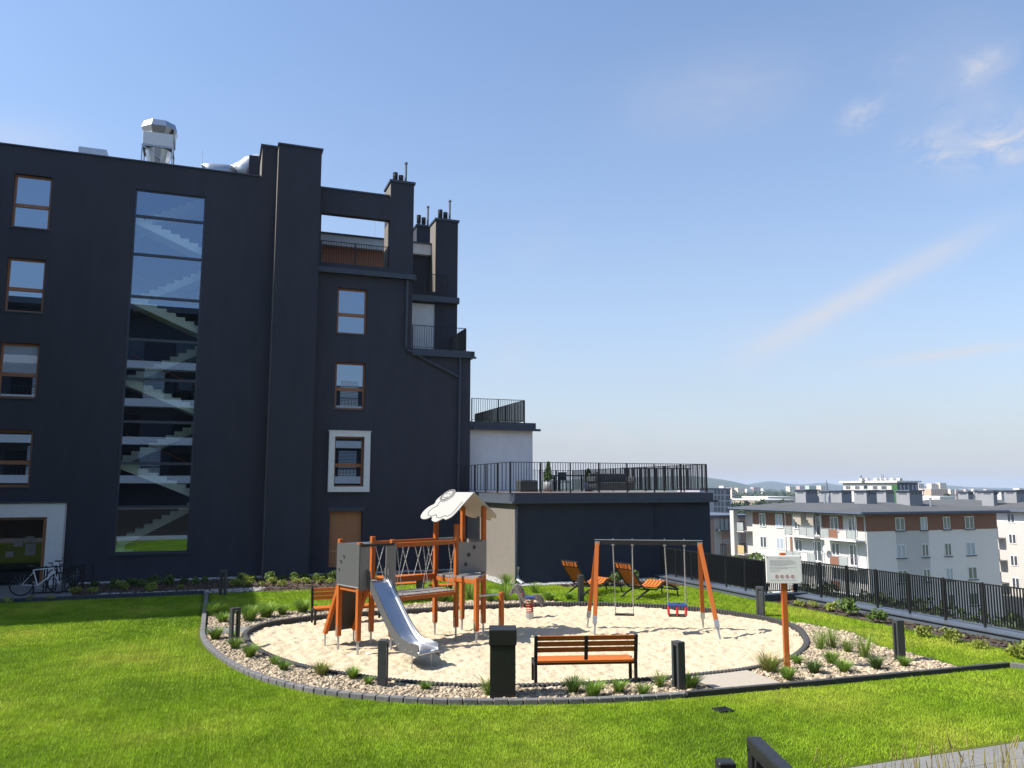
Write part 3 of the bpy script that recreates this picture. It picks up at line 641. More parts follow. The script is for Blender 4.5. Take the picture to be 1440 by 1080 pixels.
# white boxed surround of the lower window
b = MB(); x0, x1, z0, z1 = 4.43, 6.14, 3.30, 5.80; yy = YF - .16
b.box(x0, 4.67, yy, YF + .005, z0, z1); b.box(5.89, x1, yy, YF + .005, z0, z1); b.box(4.67, 5.89, yy, YF + .005, 5.58, z1); b.box(4.67, 5.89, yy, YF + .005, z0, 3.52)
b.build('window_surround', M['white_metal'], bld, bevel=.006); MB().box(x0 - .03, x1 + .03, yy - .03, YF, z1, z1 + .035).build('surround_cap', M['white_metal'], bld)
b = MB()
for k in range(42): z = 0.24 + k * 0.055; b.box(4.58, 5.89, YF + .16, YF + .185, z, z + .05)
sh = b.build('roller_shutter', M['shutter_wood'], bld, bevel=.008); MB().box(4.5, 5.97, YF - .03, YF + .2, 2.5, 2.66).build('shutter_box', M['flashing'], sh)

# glazed stairwell
sx0, sx1, sz0, sz1 = ST; f = MB(); yy = YF + .06
for a, c in ((sx0, sx0 + .07), (sx1 - .07, sx1)): f.box(a, c, yy, yy + .12, sz0, sz1)
zs = [sz0, 2.66, 4.30, 5.95, 7.55, 8.85, 10.0, 11.45, 12.78, 14.16, sz1]
zs = [1.03, 2.75, 4.4, 6.0, 7.65, 9.2, 10.9, 12.6, 14.15, 15.23]
for z in zs: f.box(sx0 + .07, sx1 - .07, yy, yy + .12, max(z - .05, sz0), min(z + .05, sz1))
sw = f.build('stair_window', M['flashing'], bld)
for a, c in zip(zs[:-1], zs[1:]): MB().box(sx0 + .07, sx1 - .07, yy + .05, yy + .07, a + .05, c - .05).build('pane', M['glass_stair'], sw)
MB().box(sx0 - .06, sx1 + .06, YF - .07, yy, sz0 - .07, sz0).build('sill', M['flashing'], sw)
b = MB(); b.box(-4.4, 1.3, YF + 4.6, YF + 4.8, 0, 16); b.box(-4.4, -4.3, YF + .36, YF + 4.6, 0, 16); b.box(1.2, 1.3, YF + .36, YF + 4.6, 0, 16)
b.build('stairwell_wall', M['interior'], bld)
def flight(b, xa, za, xb, zb, y0, y1, n=9):
    dx, dz = (xb - xa) / n, (zb - za) / n
    for i in range(n):
        x0, x1 = xa + dx * i, xa + dx * (i + 1); zt = za + dz * (i + (1 if dz > 0 else 0)); zl = za + dz * i - .27; zr = za + dz * (i + 1) - .27
        b.prism([(x0, y0, zt), (x1, y0, zt), (x1, y0, zr), (x0, y0, zl)], (0, y1 - y0, 0))
yf = YF + .34; fa, fb = PY(166, 648, yf), PY(270, 699, yf); ka, kb = PY(269, 599, yf + 1.4), PY(172, 646, yf + 1.4); rise = 3.243
for i in range(-1, 5):
    z = rise * i
    if -1 < i < 4: b = MB(); flight(b, fa.x, fa.z + z, fb.x + .1, fb.z + z + .2, yf, yf + 1.2, 8); b.build('stair_flight', M['stair_concrete'], bld)
    elif i < 0: b = MB(); flight(b, fa.x, fa.z + z, fa.x + .95, fa.z + z - .55, yf, yf + 1.2, 3); b.build('stair_flight', M['stair_concrete'], bld)
    if i < 4: b = MB(); flight(b, kb.x, kb.z + z, ka.x + .3, ka.z + z + .1, yf + 1.4, yf + 2.6, 9); b.build('stair_flight', M['stair_concrete'], bld)
    if i < 4: MB().box(-4.28, fa.x - .02, yf, YF + 4.5, fa.z + z - .22, fa.z + z).build('stair_landing', M['interior_floor'], bld)
    if i < 4: MB().box(fb.x + .42, fb.x + 1.2, yf, YF + 4.5, fb.z + z + rise - .2, fb.z + z + rise).build('stair_landing', M['interior_floor'], bld)
    if -1 < i < 4: b = MB(); b.tube((fa.x + .1, yf + 1.25, fa.z + z + 1.1), (fb.x, yf + 1.25, fb.z + z + 1.25), .016, 6); b.build('stair_rail', M['orange_wood'], bld)
MB().box(-4.3, .2, YF + .36, YF + 4.6, 15.62, 15.85).build('stairwell_ceiling', M['interior'], bld)

# entrance with white frame
yE = YF - .45; b = MB(); b.box(-9.9, -9.25, yE, YF + .003, 0.02, 2.92); b.box(-5.55, -5.0, yE, YF + .003, 0.02, 2.92); b.box(-9.25, -5.55, yE, YF + .003, 2.42, 2.92)
b.build('entrance_surround', M['white_metal'], bld, bevel=.008); MB().box(-9.95, -4.9, yE - .05, YF + .001, 2.92, 2.99).build('entrance_cap', M['flashing'], bld)
f = MB(); f.box(-5.66, -5.56, YF - .38, YF + .2, .03, 2.41); f.box(-9.2, -5.66, YF - .3, YF + .2, 2.33, 2.41); f.box(-7.35, -7.25, YF + .1, YF + .2, .03, 2.33); d = f.build('entrance_door', M['window_wood'], bld)
MB().box(-7.25, -5.7, YF + .13, YF + .15, .05, 2.32).build('pane', M['glass_dark'], d); MB().box(-9.2, -7.35, YF + .13, YF + .15, .05, 2.32).build('pane', M['glass_dark'], d)
for (x, z, w_, h_) in ((-6.5, 1.5, .3, .28), (-6.15, 1.62, .26, .2), (-6.1, 1.25, .34, .42), (-6.75, 1.1, .25, .2)): MB().box(x - w_ / 2, x + w_ / 2, YF + .118, YF + .126, z - h_ / 2, z + h_ / 2).build('notice', M['panel_mid'], d)
b = MB(); b.tube((-7.1, YF + .06, .9), (-7.1, YF + .06, 1.5), .018); b.build('handle', M['galv'], d)
MB().box(-9.2, -5.6, YF + .36, YF + .4, 0, 2.5).build('door_backing', M['interior'], bld)

def railing(p0, p1, z, h=1.02, n_post=4, pitch=0.105, r=0.011, mate=None, name='railing', pr=0.022):
    p0, p1 = Vector((*p0, z)), Vector((*p1, z)); L_ = (p1 - p0).length; d = (p1 - p0) / L_; b = MB()
    up = Vector((0, 0, 1)); b.bar(p0 + up * h, p1 + up * h, .045, .022); b.bar(p0 + up * .09, p1 + up * .09, .03, .02)
    k = int(L_ / pitch)
    for i in range(1, k):
        q = p0 + d * (L_ * i / k); b.bar(q + up * .1, q + up * (h - .01), .012, .03, up=d.cross(up))
    for i in range(n_post + 1):
        q = p0 + d * (L_ * i / n_post); b.bar(q, q + up * (h + .005), pr * 2, pr * 2, up=d)
    return b.build(name, M['dark_metal'], bld)
railing((3.9, YF + .12), (6.78, YF + .12), 12.86, 1.08, 2)
# ledges and gutters
b = MB(); b.box(3.74, 7.95, YF - .16, YF + .0, 12.52, 12.74); b.box(3.74, 7.98, YF - .24, YF - .16, 12.50, 12.58)
b.box(7.87, 10.62, YF - .08, YF + .5, 9.2, 9.5); b.box(7.87, 10.76, YF - .2, YF - .08, 9.17, 9.25); b.box(10.56, 10.72, YF - .08, 46, 9.2, 9.5)
b.build('ledge', M['flashing'], bld)
def pl(x, y): p = PY(x, y, YF - .1); return p
b = MB(); b.path([pl(573, 394), pl(570.5, 486), pl(573, 492), pl(644, 530)], .055, 8); b.path([pl(647, 503), pl(646, 560), pl(644, 690), pl(643, 800)], .055, 8)
for q in ((571.5, 440), (645.5, 580), (644.5, 650)): c = pl(*q); b.box(c.x - .075, c.x + .075, YF - .17, YF + .0, c.z - .02, c.z + .02)
b.build('downpipe', M['flashing'], bld, smooth=False)

# penthouse behind the balcony opening, with cladding and white fascia
yp = 37.3; fz0, fz1 = PY(500, 349, yp).z, PY(500, 334, yp).z; xe = PY(612, 350, yp).x
b = MB(); b.box(3.2, xe - .15, yp + .2, 45, 12.74, fz0 + .05); b.build('cladding_wall', M['cladding'], bld)
b = MB(); b.box(2.5, xe, yp - .12, 45.2, fz0, fz1); b.build('roof_fascia', M['white_render'], bld); MB().box(2.4, xe + .05, yp - .2, 45.3, fz1, fz1 + .06).build('roof_cap', M['flashing'], bld)
b = MB(); pts = [PY(580, 366, yp + .15), PY(611, 370, yp + .15)]; b.box(pts[0].x - 1.2, xe - .2, yp + .12, yp + .19, 12.75, fz0 - .02); b.build('recess_wall', M['navy'], bld)
# second chimney wall, terraces of the stepped end
y2 = 36.4; c0, c1 = PY(613, 330, y2), PY(644, 330, y2); zt = PY(628, 311, y2).z
b = MB(); b.box(c0.x, c1.x, y2, y2 + 1.1, 9.3, zt); b.box(7.86, c1.x, y2 + .02, y2 + .4, PY(600, 426, y2).z, 12.74); b.build('facade_wall', M['navy'], bld)
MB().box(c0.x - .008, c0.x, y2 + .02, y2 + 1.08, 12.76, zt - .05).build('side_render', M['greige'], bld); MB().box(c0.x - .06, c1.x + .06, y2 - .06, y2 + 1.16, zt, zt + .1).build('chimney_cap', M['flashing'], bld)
b = MB(); b.box(7.87, PY(636, 440, y2).x, y2 + .06, y2 + .3, 9.3, PY(600, 427, y2).z); b.build('side_render', M['white_render'], bld)
b = MB(); zl = PY(600, 420, y2).z; b.box(7.87, c1.x + .02, y2 - .3, y2 + .0, zl - .18, zl + .1); b.build('ledge', M['flashing'], bld)
railing((7.95, y2 - .22), (PY(628, 400, y2 - .22).x, y2 - .22), zl + .1, 1.05, 2); 
xr = PY(655, 470, YF + .1).x
railing((7.92, YF + .1), (xr, YF + .1), 9.5, 1.05, 2); railing((xr, YF + .14), (xr, YF + 2.5), 9.5, 1.05, 2)
b = MB(); b.box(7.9, 10.5, YF + .5, 46, 9.15, 9.49); b.build('terrace_floor', M['terrace_tile'], bld)
# middle chimney behind
y3 = 39.0; q0, q1 = PY(586, 330, y3), PY(607, 330, y3); b = MB(); zc = PY(596, 319, y3).z; b.box(q0.x, q1.x, y3, y3 + .8, fz1 + .05, zc); b.build('chimney', M['navy'], bld); MB().box(q0.x - .06, q1.x + .06, y3 - .06, y3 + .86, zc, zc + .1).build('chimney_cap', M['flashing'], bld)
def pots(cx, y, z, s=1.0):
    for dx, h in ((-.20 * s, .62), (.06, .52)):
        b = MB(); x = cx + dx; b.tube((x, y, z), (x, y, z + h * .6), .085, 10); b.tube((x, y, z + h * .66), (x, y, z + h), .115, 10); b.tube((x, y, z + h * .58), (x, y, z + h * .7), .05, 8)
        for k in range(3): b.tube((x, y, z + h * (.36 + .1 * k)), (x, y, z + h * (.39 + .1 * k)), .12, 10)
        b.build('chimney_pot', M['dark_metal'], bld, smooth=False)
    b = MB(); b.tube((cx + .28 * s, y, z), (cx + .28 * s, y, z + 1.1), .055, 10); b.tube((cx + .28 * s, y, z + 1.1), (cx + .28 * s, y, z + 1.17), .08, 10); b.build('flue_pipe', M['pipe_grey'], bld, smooth=False)
pots(7.35, YF + .7, 17.0); pots((c0.x + c1.x) / 2, y2 + .55, zt + .1); pots((q0.x + q1.x) / 2, y3 + .4, zc + .1)
b = MB(); b.cbox((3.9, 40.4, PY(455, 324, 40.4).z), (1.3, .8, .3)); b.box(3.4, 4.4, 40.1, 40.7, fz1, PY(455, 324, 40.4).z - .1); b.tube((3.75, 40.4, fz1 + .8), (3.75, 40.4, fz1 + 2.2), .09, 8); b.build('chimney', M['dark_metal'], bld)
# right-hand white step with its terrace
yw = 34.3; xw1 = PY(749, 625, yw).x; zl0 = PY(706, 605, yw).z; zl1 = PY(706, 594, yw).z
b = MB(); b.box(10.56, xw1, yw, 46, 3.25, zl0); b.build('side_render', M['white_render'], bld)
b = MB(); b.box(10.56, xw1 + .12, yw - .12, 46.1, zl0, zl1); b.box(10.74, xw1 + .3, yw - .26, yw - .12, zl0 - .02, zl0 + .08); b.build('ledge', M['flashing'], bld)
xr2 = PY(738, 575, yw).x
railing((10.78, yw + .05), (xr2, yw + .05), zl1, 1.05, 2); railing((xr2, yw + .1), (xr2, yw + 7.5), zl1, 1.05, 6)
MB().box(10.6, xw1 - .1, yw + .3, 45.8, zl1 - .02, zl1 + .012).build('terrace_floor', M['terrace_tile'], bld)
# low terrace wing
XR = 18.95; b = MB(); b.box(XL + .01, 16.2, YL, YL + .4, -13, 2.92); b.box(16.2, XR, YL + .22, YL + .62, -13, 2.92); b.box(XR - .4, XR - .002, YL + .62, 46, -13, 2.92); b.build('wing_wall', M['navy_low'], bld)
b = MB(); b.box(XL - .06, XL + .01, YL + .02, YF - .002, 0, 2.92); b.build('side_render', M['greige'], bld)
b = MB(); b.box(XL - .12, 16.28, YL - .1, YL + .42, 2.92, 3.28); b.box(16.28, XR + .1, YL + .1, YL + .64, 2.92, 3.28); b.box(XR - .35, XR + .1, YL + .64, 46, 2.92, 3.28)
b.box(XL - .2, 16.3, YL - .22, YL - .1, 2.9, 2.98); b.box(16.3, XR + .25, YL - .02, YL + .1, 2.9, 2.98); b.build('ledge', M['flashing'], bld)
b = MB(); b.box(XL - .12, XL - .04, YL + .42, YF - .02, 2.92, 3.28); b.box(XL - .24, XL - .12, YL - .2, YF - .02, 2.9, 2.97); b.build('ledge', M['coping_blue'], bld)
MB().box(XL - .1, XR - .3, YL + .4, 46, 3.1, 3.30).build('terrace_floor', M['terrace_tile'], bld)
zr_ = 3.3; xA, xB = XL - .2, PY(992, 653, YL + .15).x
railing((xA, YL + .1), (xB, YL + .1), zr_, 1.12, 7); railing((xA, YL + .16), (xA, YF - .15), zr_, 1.12, 4, pitch=.42); railing((xB, YL + .16), (xB, 41), zr_, 1.12, 8); railing((xw1 + .1, 41), (xB, 41), zr_, 1.12, 5)
b = MB(); b.path([PY(727, 712, YL - .1), PY(726, 790, YL - .1), PY(726, 812, YL - .1)], .05, 8); b.build('downpipe', M['flashing'], bld); b = MB(); c = PY(728, 815, YL - .1); b.path([c + Vector((0, 0, .45)), c, c + Vector((.1, -.28, -.12))], .075, 8); b.build('downpipe', M['galv'], bld)

# rooftop machinery
c = PY(222, 232, 36.2); zb = c.z; hx = c.x
b = MB()
for sx in (-.60, .58):
    for sy in (-.55, .55): b.bar((hx + sx, 36.2 + sy, 15.9), (hx + sx, 36.2 + sy, zb + .62), .05, .05)
for sx in (-.60, .58): b.bar((hx + sx, 35.62, zb + .6), (hx + sx, 36.78, zb + .6), .05, .05)
for sy in (-.55, .55): b.bar((hx - .63, 36.2 + sy, zb + .6), (hx + .61, 36.2 + sy, zb + .6), .05, .05); b.bar((hx - .6, 36.2 + sy, zb + .58), (hx + .5, 36.2 + sy, zb - .2), .035, .035)
fr = b.build('fan_frame', M['galv'], bld)
def frustum(b, cx, cy, za, ra, zb_, rb, n=8):
    v = [(cx + r * math.cos(2 * math.pi * (k + .5) / n), cy + r * math.sin(2 * math.pi * (k + .5) / n), z) for z, r in ((za, ra), (zb_, rb)) for k in range(n)]
    b.add(v, [(k, (k + 1) % n, n + (k + 1) % n, n + k) for k in range(n)] + [tuple(range(n))[::-1], tuple(range(n, 2 * n))])
b = MB(); frustum(b, hx, 36.2, zb - .4, .32, zb + .6, .55, 12); b.build('fan_duct', M['steel'], bld, smooth=False)
b = MB(); b.box(hx - .60, hx + .58, 35.6, 36.8, zb + .63, zb + 1.2); b.build('fan_body', M['white_metal'], bld, bevel=.01)
b = MB(); frustum(b, hx, 36.2, zb + 1.2, .64, zb + 1.5, .76); frustum(b, hx, 36.2, zb + 1.5, .76, zb + 1.78, .66); b.build('fan_cowl', M['steel'], bld)
MB().box(hx + .582, hx + .63, 35.7, 36.7, zb + .95, zb + 1.5).build('fan_flap', M['sheet_tan'], bld)
d0, d1, d2, d3 = PY(296, 242, 36.6), PY(334, 246, 36.6), PY(352, 235, 36.6), PY(369, 231, 36.6)
b = MB(); b.path([d0 + Vector((-.3, 0, -.1)), d0, d1], .40, 16); b.build('air_duct', M['galv'], bld, smooth=True)
b = MB(); b.path([d1 + Vector((0, 0, .02)), d1 + (d2 - d1) * .5 + Vector((0, 0, -.06)), d2, d3, d3 + Vector((.6, 0, .02))], .50, 16)
for q in (d1, d2): b.ring(q, .49, .03, d2 - d1, 16, 6)
b.build('air_duct', M['galv'], bld, smooth=True)
b = MB(); e = PY(361, 246, 36.0); b.box(e.x - .35, e.x + .4, 35.8, 36.6, 16.1, e.z + .8); b.build('roof_box', M['navy'], bld)
e = PY(134, 214, 38); b = MB(); b.box(e.x - .6, e.x + .5, 37.6, 38.4, 15.9, e.z + .02); b.build('roof_hatch', M['galv'], bld)
b = MB()
for (x, y, Yd, ln) in ((284, 232, 37, 1.2), (528, 292, 40, 2.2)): q = PY(x, y, Yd); b = MB(); b.tube((q.x, q.y, q.z - 2.5), (q.x, q.y, q.z + .7), .012, 5); b.build('lightning_rod', M['galv'], bld)
MB().box(-12.1, 10.2, YF + 3.3, 46, -.1, .1).build('floor_slab', M['interior_floor'], bld)

# things on the low wing's terrace
def conifer(name, label, x, y, z, h, r):
    t = thing(name, label, 'plant', (x, y, z)); b = MB(); b.tube((x, y, z), (x, y, z + .42), .17, 12, .22); b.build('pot', M['ceramic'], t, smooth=True)
    b = MB(); b.tube((x, y, z + .4), (x, y, z + .6), .03, 6); b.build('stem', M['bark'], t)
    rg = np.random.default_rng(int(x * 10)); n = 420; zz = rg.uniform(0, 1, n); a = rg.uniform(0, 6.28, n); rr = r * (1 - zz) ** .7 * rg.uniform(.5, 1.05, n)
    c = np.stack([x + np.cos(a) * rr, y + np.sin(a) * rr, z + .5 + zz * h], 1); leaf_obj('foliage', c, .07, M['tuft_dark'], t, int(x * 7))
    return t
def leaf_obj(name, c, s, m, parent=None, seed=0, origin=None, up=0.0):
    rg = np.random.default_rng(seed); n = len(c); a = rg.normal(size=(n, 3)); a[:, 2] += up; a /= np.linalg.norm(a, axis=1)[:, None]; bb = rg.normal(size=(n, 3)); bb -= a * (a * bb).sum(1)[:, None]; bb /= np.linalg.norm(bb, axis=1)[:, None]
    s1 = (s * rg.uniform(.6, 1.4, n))[:, None]; s2 = s1 * .5; v = np.stack([c - a * s1, c + bb * s2, c + a * s1, c - bb * s2], 1).reshape(-1, 3)
    return arr_obj(name, v, np.arange(4 * n).reshape(-1, 4), m, parent, origin)
YT = 31.0
q = PY(771, 690, YT); conifer('potted_conifer', 'slim dark conifer in a pale pot on the terrace above the low dark wing', q.x, YT, 3.3, .72, .17)
q = PY(828, 690, 33); conifer('potted_conifer', 'shorter conifer in a pot near the middle of the terrace railing', q.x, 33, 3.3, .5, .2)
q = PY(741, 690, 30); t = thing('planter', 'low dark planter box with soil on the terrace behind the railing', 'planter', (q.x, 30, 3.3)); MB().box(q.x - .38, q.x + .38, 29.75, 30.25, 3.31, 3.75).build('box', M['grey_metal'], t, bevel=.02); MB().box(q.x - .34, q.x + .34, 29.79, 30.21, 3.751, 3.77).build('earth', M['soil'], t)
q = PY(803, 690, 34); t = thing('terrace_table', 'dark outdoor dining table on the terrace above the low wing', 'table', (q.x, 34, 3.3)); MB().box(q.x - .8, q.x + .8, 33.6, 34.4, 4.0, 4.05).build('tabletop', M['grey_metal'], t, bevel=.01)
for sx in (-.7, .7):
    for sy in (-.32, .32): MB().box(q.x + sx - .03, q.x + sx + .03, 34 + sy - .03, 34 + sy + .03, 3.3, 4.0).build('leg', M['dark_metal'], t)
def chair(x, y, rz, label):
    t = thing('terrace_chair', label, 'chair', (x, y, 3.3), rz, 'chairs on the terrace'); MB().box(-.22, .22, -.22, .22, .42, .46).build('seat', M['grey_metal'], t, local=True, bevel=.008); MB().box(-.22, .22, .2, .235, .5, .9).build('backrest', M['grey_metal'], t, local=True, bevel=.008)
    for sx in (-.2, .2):
        for sy in (-.2, .2): MB().box(sx - .016, sx + .016, sy - .016, sy + .016, 0, .42).build('leg', M['dark_metal'], t, local=True)
        MB().box(sx - .016, sx + .016, .19, .222, .46, .52).build('back_post', M['dark_metal'], t, local=True)
chair(q.x - 1.05, 34, math.pi / 2, 'dark chair at the end of the terrace table by the slim conifer'); chair(q.x + 1.05, 34, -math.pi / 2, 'dark chair at the end of the terrace table by the short conifer'); chair(q.x, 34.75, 0, 'dark chair on the far long side of the terrace table')
q = PY(860, 690, 32); t = thing('terrace_sofa', 'dark grey outdoor sofa with side arms on the terrace', 'sofa', (q.x, 32, 3.3))
MB().box(q.x - .95, q.x + .95, 31.6, 32.4, 3.36, 3.72).build('seat', M['grey_metal'], t, bevel=.03); MB().box(q.x - .95, q.x + .95, 32.3, 32.45, 3.72, 4.1).build('backrest', M['grey_metal'], t, bevel=.03)
for s in (-1, 1): MB().box(q.x + s * .95 - .08, q.x + s * .95 + .08, 31.6, 32.4, 3.72, 3.95).build('armrest', M['grey_metal'], t, bevel=.03)
q = PY(797, 690, 36); b = MB()
for k in range(9):
    p = PY(880 + k * 11, 690, 36); b.box(p.x - .07, p.x + .07, 36.0, 36.03, 3.35, 4.42)
b.box(PY(876, 690, 36).x, PY(972, 690, 36).x, 36.03, 36.06, 4.42, 4.47); tag(b.build('privacy_screen', M['grey_metal']), 'grey slatted privacy screen standing at the back of the terrace', 'screen')

# the opposite building, seen in the windows' reflections
opp = thing('opposite_building', 'apartment block with white balcony bands mirrored in the dark building windows', 'building', (0, -10, 0))
yo = -7.0; XS = 4.5; MB().box(-30, XS, yo - 8, yo, -.1, 18.2).build('wall', M['navy'], opp); MB().box(XS + .01, 26, yo - 8, yo, -.1, 12.4).build('wall', M['navy'], opp)
MB().box(-30.3, XS + .3, yo - 8.3, yo + 1.7, 18.3, 18.8).build('roof', M['flashing'], opp); MB().box(XS + .31, 26.3, yo - 8.3, yo + .4, 12.4, 12.8).build('roof', M['flashing'], opp)
for i, z in enumerate((4.1, 7.3, 10.5, 13.7)):
    for x0, x1 in ((-26, XS - .6), (XS + .8, 24)):
        if x0 > 0 and i > 2: continue
        MB().box(x0, x1, yo, yo + 1.4, z - .25, z + .05).build('balcony_slab', M['white_render'], opp); MB().box(x0, x1, yo + 1.4, yo + 1.46, z - .28, z + .35).build('balcony_band', M['white_render'], opp)
        b = MB()
        for k in range(int((x1 - x0) / .3)): b.box(x0 + k * .3, x0 + .03 + k * .3, yo + 1.42, yo + 1.45, z + .35, z + 1.05)
        b.box(x0, x1, yo + 1.41, yo + 1.46, z + 1.03, z + 1.08); b.build('balcony_rail', M['dark_metal'], opp)
    for k in range(12):
        x = -24 + k * 4.1
        if i > 2 and x > XS - 2: continue
        MB().box(x, x + 1.6, yo, yo + .03, z + .06, z + 2.3).build('window', M['glass_dark'], opp)
        if k % 2 == i % 2:
            b = MB()
            for q in range(20): b.box(x + 1.8, x + 3.4, yo + 1.2, yo + 1.23, z + .1 + q * .13, z + .18 + q * .13)
            b.build('louvre_screen', M['white_metal'], opp)
# ------------------------------------------------------------------ play tower
SZ = -0.06
e1 = Vector((0.36, -0.933, 0)); e2 = Vector((0.933, 0.36, 0)); T1 = Vector((3.32, 18.42, 0)); T2 = T1 + e2 * 2.66 + e1 * -0.02
RZ = math.atan2(e2.y, e2.x)
play = thing('play_tower', 'orange wooden play structure with steel slide, chain bridge and white cloud roof', 'play structure', (T1.x + e2.x * 1.3, T1.y + e2.y * 1.3, SZ))
Mr = Matrix.Rotation(RZ, 3, 'Z')           # local x = e2, local y = -e1
Zv = Vector((0, 0, 1))
def pos(T, a, c, z=0): return T + e1 * a + e2 * c + Zv * z
def post(T, a, c, top, bot=.22, wd=.1, cap=True):
    p = pos(T, a, c); m = MB(); m.cbox((p.x, p.y, (top + bot) / 2), (wd, wd, top - bot), RZ); o = m.build('post', M['orange_wood'], play, bevel=.006)
    f = MB(); f.tube(pos(T, a, c, -.2), pos(T, a, c, bot + .12), .026, 8); f.cbox((p.x, p.y, bot + .1), (wd + .012, .03, .24), RZ); f.build('steel_foot', M['galv'], o)
hs = .42
for a, c, tp in ((-hs, -hs, 2.34), (hs, -hs, 2.30), (-hs, hs, 2.36), (hs, hs, 2.33)): post(T1, a, c, tp)
post(T2, -hs, -hs, 2.95); post(T2, hs, -hs, 2.62); post(T2, -hs, hs, 3.0); post(T2, hs, hs, 3.02)
post(T2, 1.22, -.44, 1.42); post(T2, 1.12, .40, 1.02)
def slab(T, z, nm, m, k=hs, th=.05): p = pos(T, 0, 0, z); return MB().cbox(p, (2 * k, 2 * k, th), RZ).build(nm, m, play, bevel=.005)
slab(T1, 1.36, 'platform', M['panel_mid']); slab(T2, 1.36, 'platform', M['panel_mid'])
for T in (T1, T2):
    b = MB()
    for s in (-1, 1): b.bar(pos(T, s * hs, -hs, 1.28), pos(T, s * hs, hs, 1.28), .045, .1); b.bar(pos(T, -hs, s * hs, 1.28), pos(T, hs, s * hs, 1.28), .045, .1)
    b.build('platform_beam', M['orange_wood'], play, bevel=.004)
# front corner step of the roofed tower
b = MB(); b.prism([pos(T2, hs, -.48, 1.37), pos(T2, 1.24, -.48, 1.37), pos(T2, hs + .04, .46, 1.37)], (0, 0, .05)); b.build('step', M['panel_mid'], play)
b = MB(); b.bar(pos(T2, 1.24, -.42, 1.33), pos(T2, hs, .42, 1.33), .05, .1); b.bar(pos(T2, hs, -.47, 1.33), pos(T2, 1.22, -.47, 1.33), .05, .1); b.build('step_beam', M['orange_wood'], play, bevel=.004)
def panel(T, a0, c0, a1, c1, z0, z1, m, nm='side_panel', holes=(), dip=0.0, th=.022):
    p, q = pos(T, a0, c0), pos(T, a1, c1); d = (q - p); l = d.length; d /= l; nr = Vector((-d.y, d.x, 0)) * th
    n = 10; top = [p + d * (l * i / n) + Zv * (z1 - dip * math.sin(math.pi * i / n)) for i in range(n + 1)]
    o = MB().prism([p + Zv * z0, q + Zv * z0] + top[::-1], nr).build(nm, m, play)
    if holes:
        b = MB()
        for u, zz, r in holes: c = p + d * (l * u) + Zv * zz; b.tube(c - nr * .35, c + nr * 1.35, r, 14)
        b.build('grip_hole', M['ink'], o)
        b = MB()
        for u, zz, r in holes: b.ring(p + d * (l * u) + Zv * zz + nr * (-.3 if nr.y > 0 else 1.3), r, .007, nr, 16, 5)
        b.build('hole_rim', M['panel_grey'], o)
# left tower: wall panels to the viewer and to the sides, horizontal rails
w1 = hs + .055
panel(T1, -hs - .06, -w1, hs + .07, -w1, 1.36, 2.26, M['panel_grey'], holes=((.33, 1.98, .04), (.2, 1.86, .04), (.12, 1.68, .035)))
panel(T1, w1, -hs - .02, w1, -.22, 1.28, 2.25, M['panel_mid'])
panel(T1, w1, .22, w1, hs + .06, 1.28, 2.25, M['panel_mid'])
b = MB(); b.bar(pos(T1, w1, -hs, 2.23), pos(T1, w1, hs, 2.23), .04, .05); b.build('safety_bar', M['dark_metal'], play)
b = MB(); b.tube(pos(T1, -hs, -hs, 2.22), pos(T1, -hs, hs, 2.22), .022, 8); b.build('safety_bar', M['galv'], play)
b = MB(); b.tube(pos(T1, hs + .05, -hs - .05, 1.34), pos(T1, -hs, -hs - .05, 1.34), .016, 8); b.build('grab_bar', M['galv'], play)
# leaning climbing wall on the far left
b = MB(); f0, f1 = pos(T1, -.98, -hs - .02, .2), pos(T1, -hs - .04, -hs + .02, 1.32); 
g0, g1 = pos(T1, -.98, .30, .2), pos(T1, -hs - .04, hs - .06, 1.32)
b.bar(f0, f1, .09, .09); b.bar(g0, g1, .09, .09); cw = b.build('climbing_frame', M['orange_wood'], play, bevel=.005)
b = MB(); nr = (f1 - f0).cross(g0 - f0).normalized(); nr = nr if nr.z < 0 else -nr; b.prism([f0 - nr * .05, g0 - nr * .05, g1 - nr * .05 - Zv * .05, f1 - nr * .05 - Zv * .05], nr * -.02); b.build('climbing_board', M['panel_dark'], cw)
b = MB()
for u, v in ((.2, .2), (.6, .3), (.35, .5), (.75, .55), (.25, .75), (.65, .8)):
    c = f0 + (g0 - f0) * u + (f1 - f0) * v - nr * .075; b.tube(c, c - nr * .03, .03, 8, .018)
b.build('climbing_hold', M['galv'], cw)
b = MB(); b.tube((f0.x, f0.y, -.2), f0 + Zv * .08, .022, 8); b.tube((g0.x, g0.y, -.2), g0 + Zv * .08, .022, 8); b.build('steel_foot', M['galv'], cw)
